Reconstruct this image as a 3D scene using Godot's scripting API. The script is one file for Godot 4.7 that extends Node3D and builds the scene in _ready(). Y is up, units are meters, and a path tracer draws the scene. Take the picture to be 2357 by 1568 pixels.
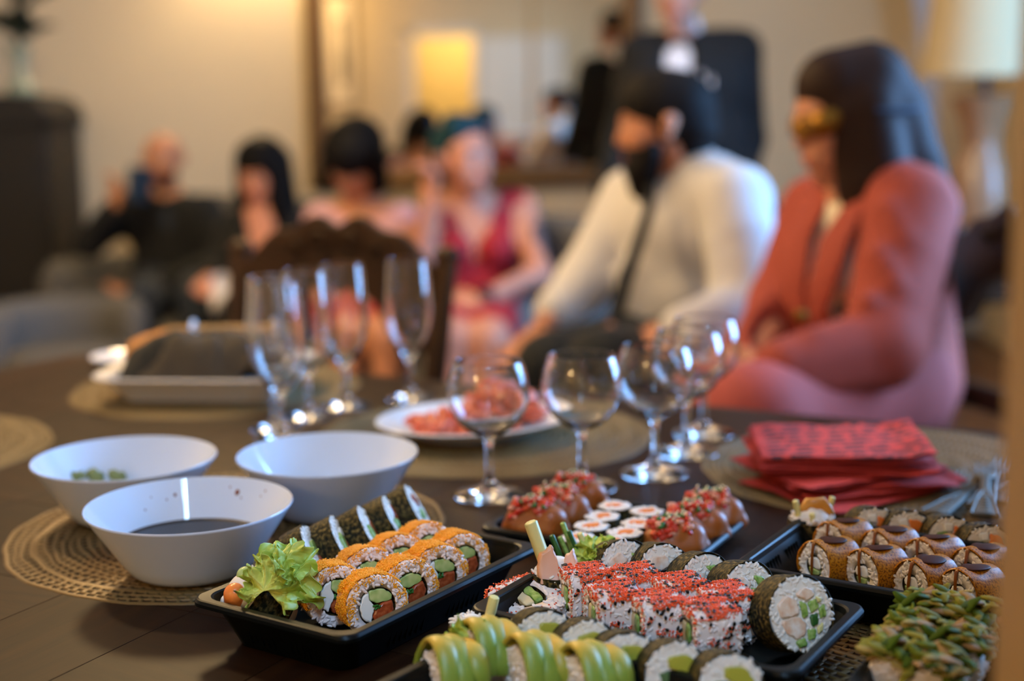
extends Node3D
# A long table of sushi trays, wine glasses and white bowls, with guests on chairs and a sofa behind it.

func _ready() -> void:
	# ---- camera
	var cam := Camera3D.new()
	cam.name = "camera"
	var ca := CameraAttributesPhysical.new()
	ca.frustum_focal_length = 50.0
	ca.frustum_focus_distance = 1.12
	ca.exposure_aperture = 2.4
	cam.attributes = ca
	add_child(cam)
	var fwd := Vector3(0, -sin(deg_to_rad(9.7)), -cos(deg_to_rad(9.7)))
	var right := Vector3(1, 0, 0)
	var up := right.cross(fwd)
	var roll := 0.015
	var u2 := up * cos(roll) + right * sin(roll)
	cam.transform = Transform3D(Basis(fwd.cross(u2), u2, -fwd), Vector3(0, 1.17, 0))
	cam.keep_aspect = Camera3D.KEEP_HEIGHT
	cam.projection = Camera3D.PROJECTION_FRUSTUM
	cam.near = 0.05
	cam.far = 60.0
	cam.size = 0.05 * 1568.0 / 3274.0
	cam.frustum_offset = Vector2.ZERO
	cam.current = true
	# ---- sky outside the windows, exposure
	var we := WorldEnvironment.new()
	we.name = "environment"
	var env := Environment.new()
	env.background_mode = Environment.BG_SKY
	var sky := Sky.new()
	var sm := ProceduralSkyMaterial.new()
	sm.sky_top_color = Color(0.35, 0.55, 0.9)
	sm.sky_horizon_color = Color(0.62, 0.75, 0.95)
	sm.ground_bottom_color = Color(0.3, 0.32, 0.33)
	sm.ground_horizon_color = Color(0.5, 0.55, 0.6)
	sm.sun_angle_max = 1.0
	sky.sky_material = sm
	env.sky = sky
	env.background_energy_multiplier = 1.0
	env.tonemap_mode = Environment.TONE_MAPPER_LINEAR
	env.tonemap_exposure = 1.04
	env.sdfgi_enabled = true
	env.ssao_enabled = true
	env.ssil_enabled = true
	we.environment = env
	add_child(we)
	# ---- lights: daylight in the window beside the guests, cool tubes overhead, ceiling lamps, wall lamp
	var day := Color(0.6, 0.79, 1.0)
	var warm := Color(1.0, 0.85, 0.61)
	area("window_light_1", Vector3(2.28, 1.6, -2.9), Vector3(-1, -0.05, 0), Vector2(1.5, 1.5), Color(0.5, 0.73, 1.0), 19.0)
	area("tube_light_1", Vector3(0.07, 2.62, 0.55), Vector3(0, -1, 0), Vector2(0.05, 1.5), Color(0.64, 0.82, 1.0), 2.6)
	area("tube_light_2", Vector3(0.17, 2.62, 0.55), Vector3(0, -1, 0), Vector2(0.03, 1.5), Color(0.64, 0.82, 1.0), 1.4)
	omni("ceiling_light_1", Vector3(-0.9, 2.36, -3.7), 0.18, warm, 2.4)
	omni("ceiling_light_2", Vector3(-2.4, 2.36, 1.9), 0.18, warm, 1.7)
	omni("pendant_light", Vector3(-1.2, 2.44, -2.6), 0.1, warm, 1.9)
	omni("wall_light", Vector3(-1.12, 2.14, -6.75), 0.03, Color(1.0, 0.88, 0.68), 1.5)
	omni("hall_light", Vector3(-0.6, 2.2, 4.0), 0.15, Color(1.0, 0.86, 0.6), 1.8)

	nz.seed = 4
	nz.frequency = 0.02
	rng.seed = 1
	materials()
	build_room()
	build_people()
	build_table()
	build_food()

func area(called: String, p: Vector3, towards: Vector3, size: Vector2, c: Color, e: float) -> void:
	var l := AreaLight3D.new()
	l.name = called
	l.area_size = size
	l.light_color = c
	l.light_energy = e
	l.area_range = 20.0
	l.shadow_enabled = true
	add_child(l)
	l.look_at_from_position(p, p + towards, Vector3.UP if absf(towards.y) < 0.9 else Vector3.FORWARD)

func omni(called: String, p: Vector3, r: float, c: Color, e: float) -> void:
	var l := OmniLight3D.new()
	l.name = called
	l.position = p
	l.light_size = r
	l.light_color = c
	l.light_energy = e
	l.omni_range = 20.0
	l.omni_attenuation = 2.0
	l.shadow_enabled = true
	add_child(l)

# ---------------------------------------------------------------- materials
func noise_tex(size: int, freq: float, cols: Array, kind := 0, octaves := 4, nseed := 1) -> NoiseTexture2D:
	var n := FastNoiseLite.new()
	n.seed = nseed
	n.frequency = freq
	n.noise_type = [FastNoiseLite.TYPE_SIMPLEX_SMOOTH, FastNoiseLite.TYPE_CELLULAR][kind]
	n.fractal_octaves = octaves
	if kind == 1:
		n.cellular_return_type = FastNoiseLite.RETURN_DISTANCE
		n.fractal_type = FastNoiseLite.FRACTAL_NONE
	var t := NoiseTexture2D.new()
	t.width = size
	t.height = size
	t.seamless = true
	t.noise = n
	var g := Gradient.new()
	var off := PackedFloat32Array()
	var cc := PackedColorArray()
	for q in cols:
		off.append(q[0])
		cc.append(Color(q[1]))
	g.offsets = off
	g.colors = cc
	t.color_ramp = g
	return t

func wood_tex(a: String, b: String, nseed: int, size := 1024) -> ImageTexture:
	var im := Image.create(size, size, false, Image.FORMAT_RGB8)
	var n := FastNoiseLite.new()
	n.seed = nseed
	n.frequency = 1.0
	n.fractal_octaves = 4
	var ca := Color(a)
	var cb := Color(b)
	for y in size:
		for x in size:
			var u := float(x) / size
			var v := float(y) / size
			var w := 0.5 + 0.5 * n.get_noise_3d(cos(u * TAU) * 0.35, v * 26.0 + 0.6 * sin(u * TAU), sin(u * TAU) * 0.35)
			var f := 0.5 + 0.5 * n.get_noise_3d(cos(u * TAU) * 2.2, v * 150.0, sin(u * TAU) * 2.2)
			im.set_pixel(x, y, ca.lerp(cb, clampf((w - 0.25) * 1.3 * 0.65 + f * 0.35, 0.0, 1.0)))
	return ImageTexture.create_from_image(im)

func napkin_tex() -> ImageTexture:
	var im := Image.create(512, 512, false, Image.FORMAT_RGB8)
	im.fill(Color("c83422"))
	rng.seed = 9
	for row in 9:
		var x := 14.0 + rng.randf() * 20.0
		while x < 490.0:
			var l := rng.randf_range(20.0, 70.0)
			var y0 := 70.0 + row * 62.0
			var q := Vector2(x, y0)
			var k := 0.0
			while k < l and q.x < 500.0:
				q.x += 1.0
				k += 1.0
				var y := y0 + sin(k * 0.55) * 11.0 * (0.4 + 0.6 * absf(sin(k * 0.13 + row))) - (q.x - 14.0) * 0.2
				im.fill_rect(Rect2i(int(q.x), int(y), 7, 10 + int(8.0 * absf(sin(k * 0.3)))), Color("3a1010"))
			x += l + rng.randf_range(10.0, 46.0)
	return ImageTexture.create_from_image(im)

func materials() -> void:
	var tri := {"uv1_triplanar": true}
	mat("wall", "d8c49e", 0.9)
	mat("wall_yellow", "e8d8a8", 0.9)
	mat("ceiling", "c9c0ae", 0.95)
	mat("white_paint", "e4dccb", 0.45)
	mat("post", "9a7a4a", 0.5)
	mat("pane", "ffffff", 0.02, {"transparency": BaseMaterial3D.TRANSPARENCY_ALPHA})
	MT.pane.albedo_color = Color(1, 1, 1, 0.06)
	var wt := wood_tex("5a3a22", "8a5c36", 3, 512)
	mat("wood_floor", "ffffff", 0.4, {"albedo_texture": wt})
	var tw := wood_tex("22120a", "43270f", 7, 1024)
	mat("table_wood", "ffffff", 0.42, {"metallic_specular": 0.2, "albedo_texture": tw})
	mat("table_wood2", "e4dcd4", 0.45, {"metallic_specular": 0.2, "albedo_texture": tw})
	mat("table_wood3", "cfc8c4", 0.43, {"metallic_specular": 0.2, "albedo_texture": tw})
	var dw := wood_tex("2e1c0e", "4a3018", 5, 512)
	mat("wood_dark", "ffffff", 0.42, {"metallic_specular": 0.3, "albedo_texture": dw, "uv1_triplanar": true, "uv1_scale": Vector3(2, 2, 2)})
	mat("wood_black", "30261f", 0.6, {"albedo_texture": dw, "uv1_triplanar": true, "uv1_scale": Vector3(2, 2, 2)})
	mat("wood_light", "7a5028", 0.4)
	mat("gilt", "6e5230", 0.38, {"metallic": 0.6})
	mat("gold", "8a5f1c", 0.4, {"metallic": 0.8})
	mat("mirror", "f4f0e8", 0.01, {"metallic": 1.0})
	mat("steel", "5e5648", 0.55, {"metallic": 0.5})
	mat("shade", "f0dcae", 0.8, {"backlight": Color(0.9, 0.75, 0.5)})
	mat("shade_cloth", "bba880", 0.9, {"backlight": Color(0.15, 0.13, 0.1)})
	mat("bulb", "fff0d0", 0.5, {"emission_enabled": true, "emission": Color(1.0, 0.8, 0.5), "emission_energy_multiplier": 6.0})
	mat("lamp_glow", "fff4e0", 0.5, {"emission_enabled": true, "emission": Color(1.0, 0.9, 0.75), "emission_energy_multiplier": 1.2})
	mat("tube_glow", "ffffff", 0.5, {"emission_enabled": true, "emission": Color(0.7, 0.86, 1.0), "emission_energy_multiplier": 3.0})
	mat("ceramic", "8d6849", 0.3)
	mat("sheer", "dfe3ea", 0.9, {"backlight": Color(0.8, 0.8, 0.85)})
	mat("sofa", "5c5a56", 0.95)
	mat("sofa_light", "5e5c57", 0.95)
	mat("glass_grey", "8f9a86", 0.2)
	mat("leaf_dark", "15241a", 0.5)
	# people
	vmat("skin", 0.6, {"subsurf_scatter_enabled": false})
	for q in [["black_cloth", "0b0d0e", 0.9], ["navy", "1a2434", 0.85], ["jeans", "1e2733", 0.9], ["white_cloth", "e8e4e2", 0.85], ["white_shirt", "c2bdb9", 0.8], ["cream_cloth", "e6d9c0", 0.85], ["pink_cloth", "c79aa2", 0.85], ["red_dress", "98101b", 0.8], ["coral", "983c2a", 0.85], ["coral_skirt", "a4463e", 0.85], ["charcoal_cloth", "1d1d1b", 0.9], ["charcoal_cloth2", "3a3228", 0.9]]:
		mat(q[0], q[1], q[2], {"rim_enabled": true, "rim": 0.03 if q[1][0] < "4" else 0.08})
	for q in [["hair_black", "0d0b0a", 0.65], ["hair_brown", "2b1a12", 0.6], ["hair_dark", "14100e", 0.7], ["hair_teal", "15343d", 0.6]]:
		mat(q[0], q[1], q[2], {"metallic_specular": 0.25})
	mat("black_gloss", "0c0c0d", 0.25)
	mat("tattoo", "54484a", 0.6)
	mat("blue_cup", "14304c", 0.3)
	# tableware
	mat("glass", "ffffff", 0.0, {"refraction_enabled": true, "refraction_scale": 0.05, "transparency": BaseMaterial3D.TRANSPARENCY_ALPHA})
	MT.glass.albedo_color = Color(1, 1, 1, 0.0)
	mat("opal", "d3dcec", 0.06, {"metallic_specular": 0.55})
	mat("porcelain", "e6e3e0", 0.12)
	mat("mat_bronze", "74592f", 0.42, {"metallic": 0.25})
	mat("mat_straw", "70592f", 0.6)
	mat("soy", "100806", 0.03, {"metallic_specular": 0.32})
	mat("soy_spot", "7a3a12", 0.3)
	mat("wasabi", "7d8248", 0.7)
	vmat("ginger", 0.4, {"subsurf_scatter_enabled": true, "subsurf_scatter_strength": 0.15})
	mat("napkin_print", "ffffff", 0.85, {"albedo_texture": napkin_tex()})
	mat("napkin_red", "b42a1e", 0.85)
	mat("bread", "c98a4a", 0.8)
	mat("bamboo", "c59a5e", 0.6)
	mat("tray", "060908", 0.36, {"metallic_specular": 0.28})
	# food
	vmat("rice", 0.5, {"metallic_specular": 0.35})
	vmat("roe", 0.3)
	mat("roe_film", "f09008", 0.35)
	vmat("seed", 0.4)
	vmat("fresh", 0.4)
	vmat("salad", 0.7, {"metallic_specular": 0.2})
	var nori := noise_tex(512, 0.02, [[0.0, "0b0d08"], [0.42, "1b1c10"], [0.55, "463a1c"], [0.75, "6e5a2e"], [1.0, "96804a"]], 0, 5, 12)
	mat("nori", "ffffff", 0.55, {"metallic_specular": 0.25, "albedo_texture": nori, "uv1_triplanar": true, "uv1_scale": Vector3(22, 22, 22), "heightmap_enabled": true, "heightmap_texture": nori, "heightmap_scale": 0.06})
	var sear := noise_tex(512, 0.036, [[0.0, "331607"], [0.31, "4a200a"], [0.37, "a25a0c"], [0.5, "c07810"], [1.0, "d08e1e"]], 0, 3, 20)
	mat("seared", "ffffff", 0.32, {"metallic_specular": 0.35, "albedo_texture": sear, "uv1_triplanar": true, "uv1_scale": Vector3(24, 24, 24)})
	var fish := noise_tex(256, 0.02, [[0.0, "8c3a1c"], [0.5, "a84c28"], [1.0, "c4683c"]], 0, 3, 5)
	mat("salmon_dark", "ffffff", 0.18, {"albedo_texture": fish, "uv1_triplanar": true, "uv1_scale": Vector3(30, 30, 30)})
	mat("salmon_bright", "f08436", 0.3)
	mat("salmon_glaze", "a4561c", 0.4, {"subsurf_scatter_enabled": true, "subsurf_scatter_strength": 0.1})
	var avo := noise_tex(256, 0.012, [[0.0, "8fb05a"], [0.5, "b6c77a"], [1.0, "d6d99a"]], 0, 2, 8)
	mat("avocado", "ffffff", 0.35, {"albedo_texture": avo, "uv1_triplanar": true, "uv1_scale": Vector3(25, 25, 25)})
	mat("avocado_yellow", "a8a334", 0.4)
	mat("green_salad", "4e6a3c", 0.5)
	mat("cream_cheese", "f0efe8", 0.4)
	mat("chive", "2f6b22", 0.4)
	var cuc := noise_tex(256, 0.02, [[0.0, "4f7a2a"], [0.4, "86a64a"], [1.0, "b7c780"]], 0, 3, 9)
	mat("cucumber", "ffffff", 0.3, {"albedo_texture": cuc, "uv1_triplanar": true, "uv1_scale": Vector3(35, 35, 35)})
	mat("cucumber_skin", "2c5a24", 0.3)
	mat("crab", "d9c79a", 0.45)
	mat("pickle", "d9cd86", 0.35)
	mat("shrimp", "e2a27c", 0.3)
	var shp := noise_tex(256, 0.015, [[0.0, "f1e6da"], [0.5, "e6cbb2"], [1.0, "dca987"]], 0, 3, 31)
	mat("shrimp_pale", "ffffff", 0.3, {"albedo_texture": shp, "uv1_triplanar": true, "uv1_scale": Vector3(25, 25, 25)})
	mat("teriyaki", "7a420c", 0.3)
	mat("browned", "42200a", 0.5, {"metallic_specular": 0.2})
	mat("fried", "c8842c", 0.4)
	vmat("lettuce", 0.5, {"backlight": Color(0.7, 0.8, 0.3)})

# ---------------------------------------------------------------- mesh builder
class MB:
	var v := PackedVector3Array()
	var n := PackedVector3Array()
	var c := PackedColorArray()
	var uv := PackedVector2Array()
	var ix := PackedInt32Array()
	var col := Color(1, 1, 1)
	var use_uv := false

	func p(q: Vector3, t := Vector2.ZERO) -> int:
		v.append(q)
		n.append(Vector3.ZERO)
		c.append(col)
		uv.append(t)
		return v.size() - 1

	func tri(a: int, b: int, d: int) -> void:
		ix.append(a)
		ix.append(d)
		ix.append(b)

	func quad(a: int, b: int, d: int, e: int) -> void:
		tri(a, b, d)
		tri(a, d, e)

	func otri(a: int, b: int, d: int, mid: Vector3) -> void:
		var m := (v[a] + v[b] + v[d]) / 3.0 - mid
		if (v[b] - v[a]).cross(v[d] - v[a]).dot(m) < 0.0:
			tri(a, d, b)
		else:
			tri(a, b, d)

	func oquad(a: int, b: int, d: int, e: int, mid: Vector3) -> void:
		otri(a, b, d, mid)
		otri(a, d, e, mid)

	func smooth(from_i: int) -> void:
		for i in range(from_i, ix.size(), 3):
			var a := ix[i]
			var d := ix[i + 1]
			var b := ix[i + 2]
			var f := (v[b] - v[a]).cross(v[d] - v[a])
			n[a] += f
			n[b] += f
			n[d] += f

	# chamfered box
	func box(t: Transform3D, s: Vector3, bev := 0.002) -> void:
		var i0 := ix.size()
		var b0 := v.size()
		var h := s / 2.0
		var e := minf(bev, minf(h.x, minf(h.y, h.z)) * 0.9)
		for k in 8:
			var sg := Vector3(1 if k & 1 else -1, 1 if k & 2 else -1, 1 if k & 4 else -1)
			for a in 3:
				var q := h - Vector3(e, e, e)
				q[a] = h[a]
				var ta := Vector2(sg.x * q.x, sg.z * q.z) if a == 1 else (Vector2(sg.z * q.z, sg.y * q.y) if a == 0 else Vector2(sg.x * q.x, sg.y * q.y))
				p(t * (sg * q), ta)
		var mid := t.origin
		for a in 3:
			var u := 1 << ((a + 1) % 3)
			var w := 1 << ((a + 2) % 3)
			for sd in 2:
				var k0 := (1 << a) * sd
				oquad(b0 + k0 * 3 + a, b0 + (k0 | u) * 3 + a, b0 + (k0 | u | w) * 3 + a, b0 + (k0 | w) * 3 + a, mid)
			for k in 8:
				if k & (1 << a):
					continue
				var k2 := k | (1 << a)
				oquad(b0 + k * 3 + (a + 1) % 3, b0 + k2 * 3 + (a + 1) % 3, b0 + k2 * 3 + (a + 2) % 3, b0 + k * 3 + (a + 2) % 3, mid)
		for k in 8:
			otri(b0 + k * 3, b0 + k * 3 + 1, b0 + k * 3 + 2, mid)
		smooth(i0)

	# profile of (radius, height), listed upwards on the outside
	func lathe(t: Transform3D, prof: Array, seg := 48, sharp := 0.75) -> void:
		var i0 := ix.size()
		var runs := []
		var run := [prof[0]]
		for i in range(1, prof.size()):
			run.append(prof[i])
			if i + 1 < prof.size():
				var d0: Vector2 = (prof[i] - prof[i - 1]).normalized()
				var d1: Vector2 = (prof[i + 1] - prof[i]).normalized()
				if d0.dot(d1) < sharp:
					runs.append(run)
					run = [prof[i]]
		runs.append(run)
		for r in runs:
			var b0 := v.size()
			for q in r:
				for j in seg + 1:
					var a := TAU * j / seg
					p(t * Vector3(q.x * cos(a), q.y, q.x * sin(a)), Vector2(float(j) / seg, q.y))
			for i in r.size() - 1:
				for j in seg:
					var a0: int = b0 + i * (seg + 1) + j
					var a1: int = a0 + seg + 1
					if r[i].x > 1e-6:
						tri(a0, a1, a0 + 1)
					if r[i + 1].x > 1e-6:
						tri(a0 + 1, a1, a1 + 1)
			# join the seam's normals
			smooth(i0)
			i0 = ix.size()
			for i in r.size():
				var s: int = b0 + i * (seg + 1)
				var m := n[s] + n[s + seg]
				if r[i].x <= 1e-6:
					m = Vector3.ZERO
					for j in seg + 1:
						m += n[s + j]
					for j in seg + 1:
						n[s + j] = m
				n[s] = m
				n[s + seg] = m

	func tube(pts: Array, rads: Array, seg := 8, caps := true, flat := 1.0, nrm := Vector3.ZERO) -> void:
		var i0 := ix.size()
		var b0 := v.size()
		var nn := nrm
		for i in pts.size():
			var tg: Vector3 = (pts[mini(i + 1, pts.size() - 1)] - pts[maxi(i - 1, 0)]).normalized()
			if nn == Vector3.ZERO:
				nn = tg.cross(Vector3.UP if absf(tg.y) < 0.9 else Vector3.RIGHT)
			nn = (nn - tg * nn.dot(tg)).normalized()
			var bb := tg.cross(nn)
			var r: float = rads[i] if rads.size() > 1 else rads[0]
			for j in seg:
				var a := TAU * j / seg
				p(pts[i] + nn * (cos(a) * r) + bb * (sin(a) * r * flat))
		for i in pts.size() - 1:
			for j in seg:
				var a0 := b0 + i * seg + j
				var a1 := b0 + i * seg + (j + 1) % seg
				quad(a0, a1, a1 + seg, a0 + seg)
		if caps:
			for e in 2:
				var s := b0 + e * (pts.size() - 1) * seg
				var tg: Vector3 = (pts[1] - pts[0]) if e == 0 else (pts[-1] - pts[-2])
				var m := p(pts[-1] if e else pts[0])
				for j in seg:
					if e:
						tri(m, s + j, s + (j + 1) % seg)
					else:
						tri(m, s + (j + 1) % seg, s + j)
		smooth(i0)

	func ball(t: Transform3D, seg := 10, rings := 6) -> void:
		var prof := []
		for i in rings + 1:
			var a := PI * i / rings - PI / 2
			prof.append(Vector2(maxf(cos(a), 0.0) if i > 0 and i < rings else 0.0, sin(a)))
		lathe(t, prof, seg, -1.0)

	# polygon in xy (counter-clockwise), from z0 to z1, edges rounded by bev
	func extrude(t: Transform3D, poly: PackedVector2Array, z0: float, z1: float, bev := 0.001) -> void:
		var i0 := ix.size()
		if Geometry2D.is_polygon_clockwise(poly):
			poly = poly.duplicate()
			poly.reverse()
		var m := Vector2.ZERO
		var ar := 0.0
		for q in poly:
			m += q / poly.size()
		for q in poly:
			ar += q.distance_to(m) / poly.size()
		var k := maxf(0.2, 1.0 - bev / ar)
		var np := poly.size()
		var rows := [[k, z0], [1.0, z0 + bev], [1.0, z1 - bev], [(1.0 + k) * 0.5 + 0.2 * (1.0 - k), z1 - bev * 0.3], [k, z1]]
		var b0 := v.size()
		for r in rows:
			for q in poly:
				var w: Vector2 = m + (q - m) * r[0]
				p(t * Vector3(w.x, w.y, r[1]), w)
		for i in rows.size() - 1:
			for j in np:
				var a0 := b0 + i * np + j
				var a1 := b0 + i * np + (j + 1) % np
				quad(a0, a1, a1 + np, a0 + np)
		var tris := Geometry2D.triangulate_polygon(poly)
		var top := b0 + (rows.size() - 1) * np
		for i in range(0, tris.size(), 3):
			var a := tris[i]
			var b := tris[i + 1]
			var d := tris[i + 2]
			if (poly[b] - poly[a]).cross(poly[d] - poly[a]) < 0.0:
				var s := b
				b = d
				d = s
			tri(top + a, top + b, top + d)
			tri(b0 + a, b0 + d, b0 + b)
		smooth(i0)

	# grid of points, one sheet with thickness th
	func sheet(pts: Array, nu: int, nv: int, th := 0.0) -> void:
		var i0 := ix.size()
		var b0 := v.size()
		for j in nv:
			for i in nu:
				p(pts[j * nu + i], Vector2(float(i) / (nu - 1), float(j) / (nv - 1)))
		for j in nv - 1:
			for i in nu - 1:
				var a := b0 + j * nu + i
				quad(a, a + 1, a + nu + 1, a + nu)
		smooth(i0)
		if th > 0.0:
			var i1 := ix.size()
			var b1 := v.size()
			for k in nu * nv:
				p(pts[k] - n[b0 + k].normalized() * th, uv[b0 + k])
			for j in nv - 1:
				for i in nu - 1:
					var a := b1 + j * nu + i
					quad(a, a + nu, a + nu + 1, a + 1)
			var rim := []
			for i in nu:
				rim.append(i)
			for j in range(1, nv):
				rim.append(j * nu + nu - 1)
			for i in range(nu - 2, -1, -1):
				rim.append((nv - 1) * nu + i)
			for j in range(nv - 2, 0, -1):
				rim.append(j * nu)
			for k in rim.size():
				var a: int = rim[k]
				var b: int = rim[(k + 1) % rim.size()]
				quad(b0 + a, b1 + a, b1 + b, b0 + b)
			smooth(i1)

	func stamp(o: MB, t: Transform3D, k: Color) -> void:
		var b0 := v.size()
		v.append_array(t * o.v)
		n.append_array(Transform3D(t.basis.inverse().transposed(), Vector3.ZERO) * o.n)
		var cc := PackedColorArray()
		cc.resize(o.v.size())
		cc.fill(k)
		c.append_array(cc)
		uv.append_array(o.uv)
		for i in o.ix:
			ix.append(b0 + i)

	func mesh(m: Material) -> ArrayMesh:
		var nn := PackedVector3Array()
		nn.resize(n.size())
		for i in n.size():
			nn[i] = n[i].normalized() if n[i].length_squared() > 1e-24 else Vector3.UP
		var a := []
		a.resize(Mesh.ARRAY_MAX)
		a[Mesh.ARRAY_VERTEX] = v
		a[Mesh.ARRAY_NORMAL] = nn
		a[Mesh.ARRAY_COLOR] = c
		if use_uv:
			a[Mesh.ARRAY_TEX_UV] = uv
		a[Mesh.ARRAY_INDEX] = ix
		var am := ArrayMesh.new()
		am.add_surface_from_arrays(Mesh.PRIMITIVE_TRIANGLES, a)
		am.surface_set_material(0, m)
		return am


# ---------------------------------------------------------------- naming and tagging
var taken := {}
var MT := {}
var rng := RandomNumberGenerator.new()
var nz := FastNoiseLite.new()

func numbered(s: String) -> String:
	var k: int = taken.get(s, -1) + 1
	taken[s] = k
	return s if k == 0 else "%s_%03d" % [s, k]

func tag(o: Node3D, label: String, category: String, group := "") -> Node3D:
	o.set_meta("label", label)
	o.set_meta("category", category)
	if group:
		o.set_meta("group", group)
	return o

func thing(called: String, label: String, category: String, at := Vector3.ZERO, turn := 0.0, group := "") -> Node3D:
	var o := Node3D.new()
	o.name = numbered(called)
	add_child(o)
	o.position = at
	o.rotation.y = turn
	return tag(o, label, category, group)

func part(called: String, mb: MB, m: Material, parent: Node, stuff := false) -> MeshInstance3D:
	var o := MeshInstance3D.new()
	o.name = called if parent != self else numbered(called)
	o.mesh = mb.mesh(m)
	parent.add_child(o, true)
	if stuff:
		o.set_meta("kind", "stuff")
	return o

func struct(called: String, mb: MB, m: Material, parent: Node = self) -> MeshInstance3D:
	var o := part(called, mb, m, parent)
	if parent == self:
		o.set_meta("kind", "structure")
	return o

func dup(o: Node3D, at: Vector3, turn: float, label: String, stem: String) -> Node3D:
	var r: Node3D = o.duplicate()
	r.name = numbered(stem)
	add_child(r)
	r.position = at
	r.rotation = Vector3(0, turn, 0)
	r.set_meta("label", label)
	return r

func lin(h: String) -> Color:
	return Color(h).srgb_to_linear()

func vary(k: Color, s: float) -> Color:
	var f := 1.0 + rng.randf_range(-s, s)
	return Color(k.r * f, k.g * f * (1.0 + rng.randf_range(-s, s) * 0.3), k.b * f)

func mat(called: String, col: String, rough: float, o := {}) -> StandardMaterial3D:
	var m := StandardMaterial3D.new()
	m.resource_name = called
	m.albedo_color = Color(col)
	m.roughness = rough
	for k in o:
		m.set(k, o[k])
	MT[called] = m
	return m

func vmat(called: String, rough: float, o := {}) -> StandardMaterial3D:
	var m := mat(called, "ffffff", rough, o)
	m.vertex_color_use_as_albedo = true
	return m

func at(p: Vector3, yaw := 0.0) -> Transform3D:
	return Transform3D(Basis(Vector3.UP, yaw), p)

func along(p: Vector3, d: Vector3, up := Vector3.UP) -> Transform3D:   # z axis along d
	var z := d.normalized()
	var x := up.cross(z)
	if x.length() < 1e-4:
		x = Vector3.RIGHT.cross(z)
	x = x.normalized()
	return Transform3D(Basis(x, z.cross(x), z), p)

func spun(p: Vector3, s: Vector3) -> Transform3D:   # random turn, given half sizes
	var b := Basis(Vector3(rng.randf_range(-1, 1), rng.randf_range(-1, 1), rng.randf_range(-1, 1)).normalized(), rng.randf() * TAU)
	return Transform3D(b * Basis.from_scale(s), p)

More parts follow.
